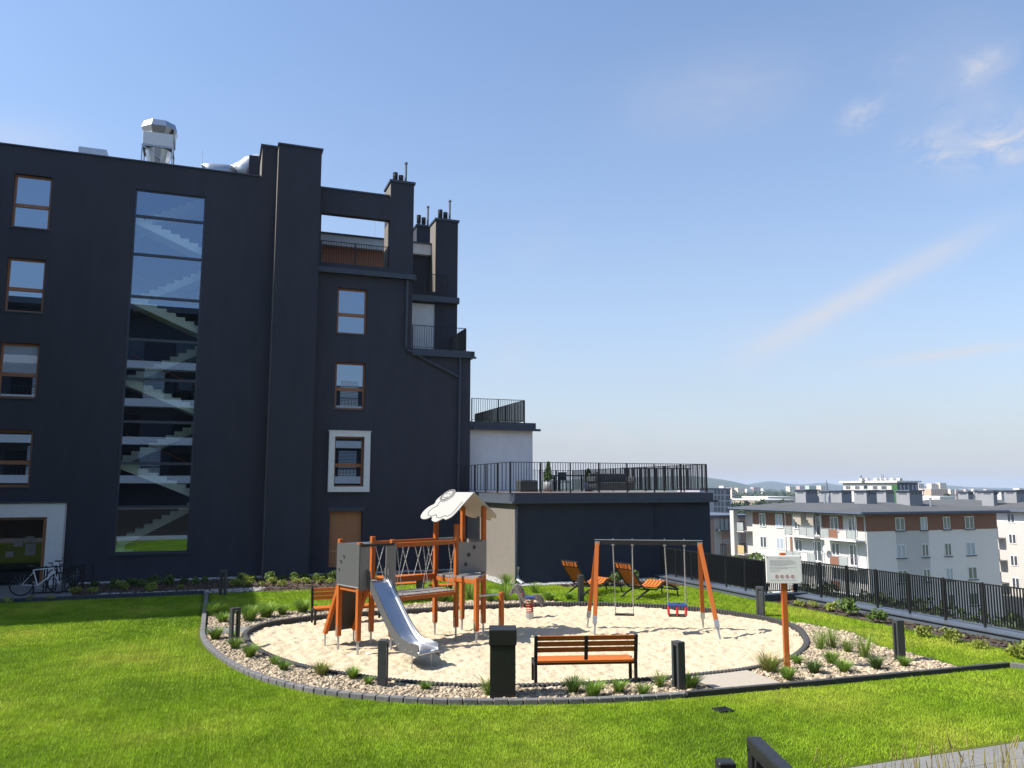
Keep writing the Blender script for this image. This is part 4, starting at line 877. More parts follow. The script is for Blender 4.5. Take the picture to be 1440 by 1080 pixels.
# slide
prof = [(hs - .05, 1.45), (hs + .12, 1.43), (hs + .24, 1.32), (hs + .95, .62), (hs + 1.3, .36), (hs + 1.5, .285), (hs + 1.95, .265), (hs + 2.02, .235)]
pr_ = smooth_line([(a, z, 0) for a, z in prof], 5); sl = MB(); hw = .235; vs = []; fs = []
for q in pr_:
    for c, dz in ((-hw, .13), (-hw, .02), (-hw + .05, 0), (hw - .05, 0), (hw, .02), (hw, .13)): vs.append(pos(T1, q.x, c, q.y + dz))
for i in range(len(pr_) - 1):
    for k in range(5): fs.append((i * 6 + k, i * 6 + k + 1, (i + 1) * 6 + k + 1, (i + 1) * 6 + k))
sl.add(vs, fs); slide = sl.build('slide', M['steel'], play, smooth=True)
for s in (-1, 1):
    tp = [(q.x, q.y + (.26 if i < 9 else .14 if i < len(pr_) - 9 else .10)) for i, q in enumerate(pr_)]; bt = [(q.x, q.y - .11) for q in pr_]
    MB().prism([pos(T1, a, s * (hw + .012) - .011, z) for a, z in tp] + [pos(T1, a, s * (hw + .012) - .011, z) for a, z in bt[::-1]], e2 * .022).build('slide_side', M['panel_grey'], slide)
b = MB(); b.tube(pos(T1, hs + 2.01, -hw - .02, .225), pos(T1, hs + 2.01, hw + .02, .225), .035, 12); b.build('slide_lip', M['steel'], slide, smooth=True)
b = MB(); b.tube(pos(T1, hs + 1.78, -hw, -.15), pos(T1, hs + 1.78, -hw, .2), .014, 8); b.tube(pos(T1, hs + 1.78, hw, -.15), pos(T1, hs + 1.78, hw, .2), .014, 8); b.build('slide_foot', M['galv'], slide)
b = MB()
for s in (-1, 1):
    for a, z in ((hs + .3, 1.2), (hs + .75, .75), (hs + 1.35, .33), (hs + 1.6, .25), (hs + 1.8, .24)): c = pos(T1, a, s * (hw + .02), z); b.tube(c, c + e2 * s * .015, .016, 8)
b.build('bolt', M['galv'], slide)
# bridge between the towers
br = MB()
for s, zz in ((1, 2.2), (-1, 2.2)): br.bar(pos(T1, s * hs, hs, zz), pos(T2, s * hs, -hs, zz), .06, .1)
br.build('bridge_rail', M['orange_wood'], play, bevel=.005)
b = MB(); b.bar(pos(T1, -hs, hs, 1.33), pos(T2, -hs, -hs, 1.33), .07, .13); b.build('bridge_beam', M['orange_wood'], play, bevel=.005)
b = MB(); b.bar(pos(T1, hs, hs + .02, 1.0), pos(T2, hs, -hs, 1.0), .06, .09); b.bar(pos(T1, -hs, hs, 1.0), pos(T2, -hs, -hs, 1.0), .06, .09); b.build('deck_beam', M['orange_wood'], play, bevel=.005)
b = MB(); A_, B_ = pos(T1, 0, hs, 1.06), pos(T2, 0, -hs, 1.06)
for k in range(9): b.cbox(A_ + (B_ - A_) * ((k + .5) / 9), ((B_ - A_).length / 9 - .015, 2 * hs - .04, .035), RZ)
b.build('bridge_deck', M['panel_mid'], play, bevel=.004)
b = MB(); span = T2 - T1; L_ = (T2 - T1).length - 2 * hs
def chain_line(b, p, q):
    n = 14
    for k in range(n):
        a, c = p + (q - p) * (k / n), p + (q - p) * ((k + .86) / n); b.bar(a, c, .018 if k % 2 else .009, .009 if k % 2 else .018)
for i in range(5):
    u0 = .04 + i * .2; up_ = lambda u: pos(T1, -hs, hs + u * L_, 2.15); dn = lambda u: pos(T1, -hs, hs + u * L_, 1.4)
    b = MB(); chain_line(b, up_(u0), dn(u0 + .13)); chain_line(b, up_(u0 + .13), dn(u0)); b.build('bridge_chain', M['chain'], play)
    if i in (0, 2, 4):
        un = lambda u: pos(T1, hs, hs + u * L_, 2.15); dd = lambda u: pos(T1, hs, hs + u * L_, 1.06)
        b = MB(); chain_line(b, un(u0 + .02), dd(u0 + .12)); chain_line(b, un(u0 + .12), dd(u0 - .0)); b.build('bridge_chain', M['chain'], play)
# roofed tower
panel(T2, w1, -hs + .02, w1, hs + .05, 1.44, 2.22, M['panel_mid'], holes=((.55, 2.05, .045), (.36, 1.88, .045), (.25, 1.66, .045)), dip=.05)
panel(T2, -hs + .03, w1, hs - .02, w1, 1.44, 2.2, M['panel_mid'])
b = MB(); b.bar(pos(T2, -w1, -hs, 2.22), pos(T2, -w1, hs, 2.22), .04, .05); b.build('safety_bar', M['panel_white'], play)
b = MB(); b.tube(pos(T2, 1.2, -.4, 1.0), pos(T2, 1.12, .36, .98), .018, 8); b.build('grab_bar', M['galv'], play)
# gable roof of two wavy boards; ridge runs along e1
rid = 3.36; eav = 2.78; half = .70
def roof_pt(s, u, v, k=0.0): return pos(T2, u, s * v * half, rid - v * (rid - eav)) + nrm[s] * k     # u along the ridge, v from ridge to eave
nrm = {s: (Vector((0, 0, half)) + e2 * s * (rid - eav)).normalized() for s in (-1, 1)}
cloud = [(-.62, -.02), (-.64, -.22), (-.60, -.40), (-.55, -.10), (.62, -.0)]
def cloud_outline():
    P = [(-.50, 0.0), (-.62, .16), (-.64, .36), (-.58, .5), (-.70, .64), (-.72, .88), (-.58, 1.08), (-.34, 1.12), (-.18, 1.02), (-.04, 1.16), (.18, 1.2), (.32, 1.06), (.46, 1.1), (.58, .98), (.60, .8), (.58, .5), (.57, .2), (.56, 0.0)]
    return [(p.x, p.y) for p in smooth_line([(u, v, 0) for u, v in P], 4)]
ol = cloud_outline() + [(.3, 0), (.1, 0), (-.3, 0)]
for s in (-1, 1):
    o = MB().prism([roof_pt(s, u, v) for u, v in ol], nrm[s] * .02).build('roof_panel', M['panel_white'], play)
    b = MB()
    def line(pts, r=.011): b.path([roof_pt(s, u, v, .022) for u, v in pts], r, 4)
    line([(u * .74 + .06, v * .66 + .26) for u, v in cloud_outline()[4:-4]], .009)
    cu, cv, rr = -.34, .22, .17
    if s == -1:
        o2 = MB().prism([roof_pt(s, cu + (rr + .06) * math.cos(t), cv - .06 + (rr + .06) * 1.1 * math.sin(t), .021) for t in (2 * math.pi * k / 24 for k in range(24))], nrm[s] * .018).build('sun_disc', M['panel_white'], o)
        def L2(pts, r=.0095): b.path([roof_pt(s, u, v - .06, .043) for u, v in pts], r, 4)
        L2([(cu + rr * math.cos(t), cv + rr * 1.1 * math.sin(t)) for t in (2 * math.pi * k / 24 for k in range(25))])
        for k in range(26): t = 2 * math.pi * k / 26; L2([(cu + (rr + .015) * math.cos(t), cv + (rr + .015) * 1.1 * math.sin(t)), (cu + (rr + .05) * math.cos(t), cv + (rr + .05) * 1.1 * math.sin(t))], .007)
        L2([(cu + .09 * math.cos(t), cv + .03 + .09 * math.sin(t)) for t in (math.pi * (.12 + .76 * k / 10) for k in range(11))])
        for q in (-.06, .06): L2([(cu + q, cv - .06), (cu + q, cv - .035)], .018)
    b.build('cloud_drawing', M['ink'], o)

# ------------------------------------------------------------------ swing set
sw_ = [Vector((9.19, 19.27, 0)), Vector((8.85, 18.16, 0)), Vector((11.89, 18.1, 0)), Vector((11.36, 16.6, 0))]
mL, mR = (sw_[0] + sw_[1]) / 2, (sw_[2] + sw_[3]) / 2; bd = (mR - mL).normalized(); sd_ = Vector((-bd.y, bd.x, 0)); mid = (mL + mR) / 2
pa, pb = PD(840, 766, (mL.x * _fw.x + mL.y * _fw.y + (2.1 - H) * _fw.z)), PD(984, 767, (mR.x * _fw.x + mR.y * _fw.y + (2.1 - H) * _fw.z)); zt_ = 2.12
pa.z = pb.z = zt_; bd = (pb - pa).normalized(); sd_ = Vector((-bd.y, bd.x, 0))
swing = thing('swing_set', 'two-seat swing set with orange wooden A-frame legs and a dark steel beam', 'swing set', (mid.x, mid.y, SZ))
b = MB(); b.bar(pa - bd * .06, pb + bd * .06, .07, .11); bm_ = b.build('beam', M['dark_metal'], swing, bevel=.006)
b = MB(); b.bar(pa - bd * .07 + Zv * .06, pb + bd * .07 + Zv * .06, .08, .012); b.build('beam_cap', M['galv'], bm_)
for p, s1, fi in ((pa, 1, 0), (pa, -1, 1), (pb, 1, 2), (pb, -1, 3)):
    top = p + sd_ * s1 * .05 - Zv * .03; g_ = sw_[fi] + Zv * -.06; ft = g_ + (top - g_) * .13; m = MB(); m.bar(ft, top, .1, .1, up=bd); lg = m.build('leg', M['orange_wood'], swing, bevel=.006)
    dr = (ft - top).normalized(); f = MB(); f.tube(ft + dr * .3, ft - dr * .05, .026, 8); f.bar(ft + dr * .02, ft - dr * .16, .108, .108, up=bd); f.build('steel_foot', M['galv'], lg)
    MB().cbox(p + sd_ * s1 * .06 - Zv * .03, (.12, .03, .1), math.atan2(bd.y, bd.x)).build('bracket', M['galv'], lg)
def chain(b, p, q): b.path([p, q], .0095, 5); n = 26; [b.bar(p + (q - p) * (k / n), p + (q - p) * ((k + .5) / n), .03, .012) for k in range(n)]
LB = (pb - pa).length
def hang(u, z, dx=0, dy=0): p = pa + (pb - pa) * u; return p - Zv * .06, Vector((p.x, p.y, z)) + bd * dx + sd_ * dy
s1 = MB(); c0_, c1_ = hang(.155, .36, .04), hang(.345, .36, 0); p = (c0_[1] + c1_[1]) / 2
MB().cbox((p.x, p.y, .35), ((c1_[1] - c0_[1]).length + .04, .18, .04), math.atan2(bd.y, bd.x)).build('swing_seat', M['panel_dark'], swing, bevel=.01)
b = MB(); chain(b, *c0_); b.build('chain', M['chain'], swing); b = MB(); chain(b, *c1_); b.build('chain', M['chain'], swing)
d0_, d1_ = hang(.66, .60, .06), hang(.85, .60, 0); p = (d0_[1] + d1_[1]) / 2; rzb = math.atan2(bd.y, bd.x); wd_ = (d1_[1] - d0_[1]).length
cs = MB().cbox((p.x, p.y, .36), (wd_, .28, .04), rzb).build('toddler_seat', M['panel_dark'], swing, bevel=.01)
b = MB()
for u in (-.5, 0, .5):
    for v in (-.13, .13): q = p + bd * (wd_ * u) + sd_ * v; b.bar((q.x, q.y, .37), (q.x, q.y, .60), .045, .045)
b.build('safety_bar', M['red_plastic'], cs, bevel=.01); b = MB()
for v in (-.13, .13): b.bar(p + bd * (-wd_ / 2 - .02) + sd_ * v + Zv * .02, p + bd * (wd_ / 2 + .02) + sd_ * v + Zv * .02, .06, .05)
for u in (-.5, .5): b.bar(p + bd * wd_ * u - sd_ * .13 + Zv * .02, p + bd * wd_ * u + sd_ * .13 + Zv * .02, .06, .05)
b.build('seat_rim', M['blue_plastic'], cs, bevel=.01)
b = MB(); chain(b, *d0_); b.build('chain', M['chain'], swing); b = MB(); chain(b, *d1_); b.build('chain', M['chain'], swing)
b = MB()
for q in (c0_, c1_, d0_, d1_): b.cbox(q[0] + Zv * .0, (.07, .07, .05), rzb); b.tube(q[0] + Zv * .1, q[0] + Zv * .16, .012, 6)
b.build('hanger', M['galv'], swing)

# ------------------------------------------------------------------ spring rider
hp = G(748, 868, SZ); sr = thing('spring_rider', 'grey zebra-shaped rocking animal on a red coil spring', 'spring rider', (hp.x, hp.y, SZ))
hx_, hy_ = _rt * 1.0, Vector((_fh.x, _fh.y, 0)); dH = (hp - EYE).dot(_fw); k_ = dH / F / 4.8
HP = [(372, 275), (377, 262), (400, 224), (415, 209), (432, 205), (450, 212), (466, 230), (478, 258), (492, 276), (520, 280), (556, 272), (582, 273), (603, 290), (612, 312), (611, 330), (604, 326), (603, 345), (590, 362), (583, 356), (584, 340), (566, 316), (540, 308), (500, 306), (480, 312), (470, 336), (468, 352), (458, 366), (448, 360), (444, 330), (436, 300), (428, 272), (415, 264), (398, 268), (382, 284)]
def hpt(x, y, o=0): return hp + hx_ * ((x - 527) * k_) + Zv * ((424 - y) * k_) + hy_ * o
ho = MB().prism([hpt(x, y, -.02) for x, y in HP], hy_ * .04).build('animal_board', M['panel_mid'], sr, bevel=.004)
b = MB()
for P_ in ([(428, 212), (440, 228), (436, 248)], [(446, 216), (458, 238), (452, 262)], [(462, 232), (470, 262), (462, 290)], [(448, 300), (456, 320), (452, 346)], [(462, 318), (460, 338)], [(566, 280), (572, 298), (566, 312)], [(582, 280), (590, 304), (584, 326)], [(596, 292), (601, 312), (597, 338)], [(392, 240), (398, 252), (388, 262)]):
    b.path([hpt(x, y, -.024) for x, y in P_], .008, 4); b.path([hpt(x, y, .024) for x, y in P_], .008, 4)
for s in (-.024, .024): b.path([hpt(404, 240, s), hpt(408, 240, s)], .014, 5)
b.build('stripes', M['ink'], ho)
st_ = MB(); st_.cbox(hpt(514, 291, 0), (.26, .3, .05), YAW - math.pi / 2); st_.build('seat', M['blue_plastic'], sr, bevel=.015)
b = MB(); b.tube(hpt(462, 268, -.16), hpt(462, 268, .16), .016, 8); b.build('handle', M['red_plastic'], sr)
b = MB(); b.tube(hpt(470, 352, -.14), hpt(470, 352, .14), .016, 8); b.build('foot_rest', M['red_plastic'], sr)
cB = Vector((hpt(512, 400).x, hpt(512, 400).y, .06)); hS = hpt(512, 312).z - .06; b = MB()
b.path([cB + Vector((.095 * math.cos(t), .095 * math.sin(t), hS * t / (2 * math.pi * 6))) for t in (2 * math.pi * 6 * k / 120 for k in range(121))], .016, 6); b.build('spring', M['red_plastic'], sr, smooth=True)
b = MB(); b.tube(cB + Vector((0, 0, -.2)), cB + Vector((0, 0, .03)), .11, 12); b.build('spring_base', M['galv'], sr)

# ------------------------------------------------------------------ benches
def bench(label, loc, rz, ln=1.87):
    t = thing('park_bench', label, 'bench', loc, rz, 'wooden park benches'); h = ln / 2
    for s in (-1, 1):
        f = MB(); x = s * (h - .03); f.box(x - .028, x + .028, -.02, .04, 0, .42); f.bar((x, .01, .42), (x, -.07, .875), .056, .06, up=(1, 0, 0)); f.box(x - .028, x + .028, .42, .475, 0, .40); f.box(x - .028, x + .028, .04, .42, .335, .385)
        f.build('leg', M['dark_metal'], t, local=True, bevel=.005)
    f = MB(); f.box(-h + .06, h - .06, .08, .12, .335, .374); f.box(-h + .06, h - .06, .36, .40, .335, .374); f.bar((0, -.005, .44), (0, -.072, .865), .03, .062, up=(1, 0, 0)); f.build('frame', M['dark_metal'], t, local=True)
    for k in range(3): f = MB(); f.box(-h + .05, h - .05, .045 + k * .145, .18 + k * .145, .375, .42); f.build('seat_plank', M['bench_wood'], t, local=True, bevel=.006)
    for k in range(3):
        f = MB(); z = .575 + k * .104; y = .012 - .075 * (z - .42) / .45
        for a, c in ((-h + .06, -.025), (.025, h - .06)): f.hexa([(a, y - .015, z), (c, y - .015, z), (c, y + .02, z), (a, y + .02, z), (a, y - .033, z + .084), (c, y - .033, z + .084), (c, y + .002, z + .084), (a, y + .002, z + .084)])
        f.build('back_plank', M['bench_wood'], t, local=True, bevel=.005)
    return t
bl = G(751, 964.7); brr = G(897, 961.7); mB = (bl + brr) / 2
bench('wooden bench seen from behind, beside the black litter bin at the front of the sand', (mB.x, mB.y, 0), math.atan2((brr - bl).y, (brr - bl).x))
bench('wooden bench at the back left of the sand, partly hidden behind the play tower', (2.62 + .9 * math.cos(R(8)), 22.3, -.03), math.pi + R(4))

# picnic table with its two stools of planks
q = G(603, 808, .76); pt = thing('picnic_table', 'orange plank picnic table on steel legs on the lawn behind the play tower', 'table', (q.x - .78, q.y - .1, 0), R(6))
b = MB()
for k in range(7): b.box(-.8, .8, -.42 + k * .122, -.31 + k * .122, .72, .76)
b.build('tabletop', M['bench_wood'], pt, local=True, bevel=.006)
for sx in (-.5, .5): b = MB(); b.box(sx - .09, sx + .09, -.14, .14, 0, .72); b.build('leg', M['grey_metal'], pt, local=True, bevel=.01)
def stool(label, loc, rz, ln=1.6):
    t = thing('plank_seat', label, 'bench', loc, rz, 'backless plank seats by the picnic table'); b = MB()
    for k in range(3): b.box(-ln / 2, ln / 2, -.2 + k * .137, -.075 + k * .137, .41, .45)
    b.build('seat', M['bench_wood'], t, local=True, bevel=.006)
    for sx in (-1, 1): b = MB(); x = sx * (ln / 2 - .12); b.box(x - .03, x + .03, -.17, -.12, 0, .41); b.box(x - .03, x + .03, .12, .17, 0, .41); b.box(x - .03, x + .03, -.12, .12, .35, .41); b.build('leg', M['dark_metal'], t, local=True, bevel=.004)
stool('backless plank seat right of the picnic table, nearer the beige wall', (G(621, 822, .45).x, G(621, 822, .45).y, 0), R(8), .75); stool('backless plank seat behind the picnic table, nearer the planted bed', (q.x - .7, q.y + .75, 0), R(6), 1.5)

# ------------------------------------------------------------------ sun loungers
def lounger(label, loc, rz):
    t = thing('sun_lounger', label, 'sun lounger', loc, rz, 'wooden sun loungers facing the dark wall')    # local +y = towards the feet
    w = .36; sp = [(0.0, .36), (.45, .30), (.62, .34), (.82, .48), (.98, .42), (1.5, .24)]; bk = [(-.58, 1.10), (-.51, .95), (-.14, .46), (0.0, .34)]
    for s in (-1, 1):
        f = MB(); f.path([(s * w, y, z - .03) for y, z in bk], .026, 6); f.path([(s * w, y, z - .035) for y, z in sp], .026, 6); f.build('side_rail', M['dark_metal'], t, local=True)
        f = MB(); f.path([(s * w, .18, .28), (s * w, -.12, .16), (s * w, -.32, .03)], .03, 6); f.tube((s * w - .04, -.32, .035), (s * w + .04, -.32, .035), .035, 8); f.build('leg', M['dark_metal'], t, local=True)
        f = MB(); f.path([(s * w, .95, .3), (s * w, 1.42, .19), (s * w, 1.46, .0)], .026, 6); f.build('leg', M['dark_metal'], t, local=True)
    def run(pts, nm, a, c):
        f = MB(); n = 5; ww = 2 * w / n
        for k in range(n):
            x0 = -w + k * ww + .02; x1 = -w + (k + 1) * ww - .02
            for p, q in zip(pts[:-1], pts[1:]):
                d = Vector((0, q[0] - p[0], q[1] - p[1])).normalized(); nn = Vector((0, -d.z, d.y)) * .028
                f.hexa([(x0, p[0], p[1]), (x1, p[0], p[1]), (x1, q[0], q[1]), (x0, q[0], q[1])] + [tuple(Vector(v) + nn) for v in ((x0, p[0], p[1]), (x1, p[0], p[1]), (x1, q[0], q[1]), (x0, q[0], q[1]))])
        return f.build(nm, M['bench_wood'], t, local=True)
    run([(-.13, .46), (-.485, .92)], 'backrest', 0, 0); run([(.02, .36), (.45, .31), (.62, .35), (.80, .48)], 'seat', 0, 0); run([(.86, .49), (1.0, .42), (1.46, .26)], 'foot_section', 0, 0)
    run([(-.52, .955), (-.575, 1.10)], 'headrest', 0, 0)
    f = MB(); f.bar((-w - .05, -.58, 1.115), (w + .05, -.58, 1.115), .05, .03); f.bar((-w, -.505, .935), (w, -.505, .935), .03, .03)
    for k in range(4): x = -w + (k + .5) * 2 * w / 4; f.bar((x - .09, -.60, 1.1), (x - .09, -.545, .95), .02, .02)
    f.bar((-w, -.1, .4), (w, -.1, .4), .03, .03); f.bar((-w, .18, .26), (w, .18, .26), .03, .03); f.bar((-w, 1.42, .19), (w, 1.42, .19), .03, .03); f.build('cross_rail', M['dark_metal'], t, local=True)
    return t
l1 = G(898, 843); lounger('wooden sun lounger behind the swings, the one nearer the fence', (l1.x + .12, l1.y + .3, 0), R(-76)); l2 = G(823, 838); lounger('wooden sun lounger beside the slim bollard, farther from the fence', (l2.x + .05, l2.y + .3, 0), R(-72))

# ------------------------------------------------------------------ bollard lamps, bin, sign, drain
def bollard(label, loc, rz, h=.8, w=.2, closed=False):
    t = thing('bollard_lamp', label, 'bollard lamp', loc, rz, 'slim grey bollard lamps'); d = .075; f = MB(); k = .055
    f.box(-w / 2, -w / 2 + k, -d, d, 0, h); f.box(w / 2 - k, w / 2, -d, d, 0, h); f.box(-w / 2 + k, w / 2 - k, -d, d, h - .05, h)
    if closed: f.box(-w / 2 + k, w / 2 - k, -d + .01, d - .03, 0, h - .16)
    f.build('frame', M['grey_metal'], t, local=True, bevel=.004); MB().box(-w / 2 + k + .004, w / 2 - k - .004, -d + .012, d - .012, h - .062, h - .051).build('lamp_strip', M['frosted'], t, local=True); return t
for (x, y, rz, h, lb, clo) in ((538, 965, 65, .8, 'solid-looking grey bollard lamp in the pebbles in front of the slide', True), (329, 906, 20, .8, 'open-framed bollard lamp by the paved strip at the left end of the sand', False), (955, 970, 95, .82, 'dark bollard lamp between the front bench and the light slab', False),
        (1266, 930, 72, .82, 'dark bollard lamp at the far end of the gravel bed near the fence', False), (1070, 867, -50, .8, 'grey bollard lamp on the lawn close behind the rules sign', True), (817, 846, 80, .8, 'slim bollard lamp standing in front of a sun lounger', False), (313, 837, -20, .82, 'small bollard lamp half in shadow at the edge of the planted bed', False)):
    p = G(x, y); bollard(lb, (p.x, p.y, 0), R(rz), h, .2, clo)
p = G(713, 984); lb = thing('litter_bin', 'tall black box-shaped litter bin with overhanging lid between kerb and sand', 'litter bin', (p.x, p.y + .22, 0), R(-19))
MB().box(-.215, .215, -.215, .215, 0, .86).build('body', M['black_box'], lb, local=True, bevel=.008); MB().box(-.232, .232, -.232, .232, .872, 1.13).build('lid', M['black_box'], lb, local=True, bevel=.01); MB().box(-.205, .205, -.205, .205, .86, .872).build('seam', M['grey_metal'], lb, local=True)
b = MB(); 
for s in (-.07, .07): b.tube((s, -.216, .14), (s, -.219, .14), .022, 10)
b.build('lock', M['dark_metal'], lb, local=True)
p = G(1107, 942); sg = thing('rules_sign', 'white rules board with four red pictograms on an orange wooden post', 'sign', (p.x, p.y, 0), R(-24))
b = MB(); b.box(-.05, .05, -.05, .05, -.1, 2.22); b.build('post', M['orange_wood'], sg, local=True, bevel=.006)
bo = MB().box(-.345, .34, -.085, -.055, 1.64, 2.17).build('board', M['sign_white'], sg, local=True, bevel=.008)
rg = random.Random(2); b = MB()
for k, (z, ln) in enumerate(((2.125, .24), (2.08, .44), (2.06, .5), (2.04, .46), (2.02, .5), (2.0, .42), (1.98, .3), (1.945, .5), (1.925, .34), (1.895, .2), (1.865, .16), (1.70, .5))):
    x = -.27 if k else -.13; e = x + ln
    while x < e - .02: l = rg.uniform(.015, .055); b.box(x, min(x + l, e), -.0865, -.085, z - .004, z + .004); x += l + .009
b.build('text', M['sign_ink'], bo, local=True)
b = MB()
for k in range(4): x = -.15 + k * .1; b.ring((x, -.086, 1.775), .031, .0035, (0, 1, 0), 20, 4); b.bar((x - .02, -.0865, 1.755), (x + .02, -.0865, 1.795), .004, .006)
b.build('pictogram', M['sign_red'], bo, local=True)
b = MB()
for k in range(4): x = -.15 + k * .1; b.cbox((x, -.0858, 1.772), (.022, .002, .03)); b.tube((x, -.085, 1.795), (x, -.0865, 1.795), .009, 8)
b.build('figure', M['sign_ink'], bo, local=True)
b = MB()
for x in (-.325, .32):
    for z in (1.66, 2.15): b.tube((x, -.09, z), (x, -.085, z), .01, 8)
b.build('screw', M['dark_metal'], bo, local=True)
p = G(1017, 1000); b = MB()
for k in range(7): b.box(p.x - .11, p.x + .11, p.y - .12 + k * .036, p.y - .105 + k * .036, .0, .035)
b.box(p.x - .125, p.x - .11, p.y - .13, p.y + .13, 0, .036); b.box(p.x + .11, p.x + .125, p.y - .13, p.y + .13, 0, .036); b.box(p.x - .11, p.x + .11, p.y - .13, p.y + .12, 0.004, .012); tag(b.build('drain_grate', M['dark_metal']), 'small dark drain grate set in the front lawn', 'drain')

# ------------------------------------------------------------------ fences along the right edge
def fence(label, pts, first=True):
    p0 = Vector((*pts[0], .22)); t = thing('metal_fence', label, 'fence', (p0.x, p0.y, 0))
    for a, c in zip(pts[:-1], pts[1:]):
        a, c = Vector((*a, .2)), Vector((*c, .2)); l = (c - a).length; d = (c - a) / l; n = max(1, round(l / 1.12))
        for i in range(n + 1):
            if i == 0 and a.to_2d() != Vector(pts[0]): continue
            q = a + d * (l * i / n); MB().bar(q - Zv * .12, q + Zv * 1.02, .045, .045, up=d).build('post', M['dark_metal'], t)
        for i in range(n):
            q0, q1 = a + d * (l * i / n + .03), a + d * (l * (i + 1) / n - .03); m = MB(); m.bar(q0 + Zv * .985, q1 + Zv * .985, .03, .03); m.bar(q0 + Zv * .07, q1 + Zv * .07, .03, .025); k = 14
            for j in range(k): q = q0 + (q1 - q0) * ((j + .5) / k); m.bar(q + Zv * .08, q + Zv * .98, .012, .044, up=d.cross(Zv))
            m.build('slat_panel', M['dark_metal'], t)
fence('dark slatted metal fence behind the loungers, running on to the terrace wing', [(XF1, 27.7), (XF1, YJ), (XF2 - .06, YJ)]); fence('dark slatted metal fence in front of the pale apartment blocks', [(XF2, YJ), (XF2, 8.0)])
b = MB()
def cop(b, x, y0, y1): b.hexa([(x - .30, y0, -.1), (x + .2, y0, -.1), (x + .2, y1, -.1), (x - .30, y1, -.1), (x - .28, y0, .13), (x + .2, y0, .19), (x + .2, y1, .19), (x - .28, y1, .13)])
cop(b, XF1, YJ - .02, 27.8); b.box(XF1 - .33, XF1 - .28, YJ - .3, 27.8, .118, .145); o = b.build('parapet', M['coping_blue']); tag(o, 'low parapet with blue-grey metal coping under the far part of the fence', 'parapet')
b = MB(); cop(b, XF2, 7.8, YJ - .12); b.box(XF2 - .33, XF2 - .28, 7.8, YJ - .3, .118, .145); tag(b.build('parapet', M['coping_blue']), 'low parapet with blue-grey metal coping under the near part of the fence', 'parapet')
b = MB(); b.box(XF1 - .3, XF2 + .2, YJ - .32, YJ - .02, -.1, .21); tag(b.build('parapet', M['flashing']), 'short dark capped parapet at the step between the two fences', 'parapet')

# ------------------------------------------------------------------ bicycles and rack by the entrance
def bike(label, loc, rz, m, tilt=0.0):
    t = thing('bicycle', label, 'bicycle', loc, rz, 'bicycles at the rack'); r = .345; W = 1.06
    for x in (0, W):
        w_ = MB(); w_.ring((x, 0, r), r - .02, .022, (0, 1, 0), 28, 6); wh = w_.build('wheel', M['tyre'], t, local=True)
        s_ = MB()
        for k in range(14): a = 2 * math.pi * k / 14; s_.tube((x, .02 * (-1) ** k, r), (x + (r - .04) * math.cos(a), 0, r + (r - .04) * math.sin(a)), .0025, 4)
        s_.tube((x, -.05, r), (x, .05, r), .025, 8); s_.build('spokes', M['galv'], wh, local=True)
    bbk, seat, head, hd2 = (.45, 0, .30), (.30, 0, .80), (.86, 0, .84), (.90, 0, .68); f = MB()
    for a, c, q in ((bbk, seat, .018), (seat, head, .016), (bbk, hd2, .02), (head, hd2, .02), (bbk, (0, 0, r), .011), ((.32, 0, .74), (0, 0, r), .009)): f.tube(a, c, q, 8)
    for s in (-.05, .05): f.tube((.90, s, .68), (W, s, r), .012, 6)
    f.build('frame', m, t, local=True); f = MB(); f.tube(seat, (.27, 0, .92), .013, 6); f.hexa([(.12, -.07, .92), (.40, -.02, .92), (.40, .02, .92), (.12, .07, .92), (.13, -.06, .97), (.39, -.015, .95), (.39, .015, .95), (.13, .06, .97)]); f.build('saddle', M['tyre'], t, local=True)
    f = MB(); f.tube(head, (.83, 0, .98), .013, 6); f.path([(.72, -.28, .99), (.82, -.2, .99), (.84, 0, .98), (.82, .2, .99), (.72, .28, .99)], .013, 6); f.build('handlebar', M['tyre'], t, local=True)
    f = MB(); f.ring(bbk, .085, .008, (0, 1, 0), 18, 5); f.tube((.45, .06, .30), (.45 + .12, .08, .18), .01, 6); f.tube((.45, -.06, .30), (.45 - .12, -.08, .42), .01, 6); f.box(.53, .62, .06, .14, .165, .185); f.box(.28, .37, -.14, -.06, .41, .43); f.build('crankset', M['galv'], t, local=True)
p = G(29, 839); bike('white bicycle leaning at the rack beside the white entrance frame', (p.x, p.y, .02), R(14), M['white_metal'])
bike('dark bicycle standing behind the hoops of the rack', (-5.0, 31.9, .02), R(60), M['dark_metal'])
ra = thing('bicycle_rack', 'black steel bicycle rack of upright hoops on the entrance paving', 'bicycle rack', (-4.7, 31.3, .02))
for k in range(6):
    q = Vector((-5.35 + k * .26, 30.75 + k * .13, .02)); d = Vector((.25, .68, 0)); b = MB(); b.path([q, q + Zv * .78, q + Zv * .82 + d * .05, q + Zv * .82 + d * .95, q + Zv * .78 + d, q + d], .024, 6); b.build('hoop', M['dark_metal'], ra)
b = MB(); b.box(-5.45, -3.95, 30.9, 30.97, .02, .06); b.build('base_rail', M['dark_metal'], ra)

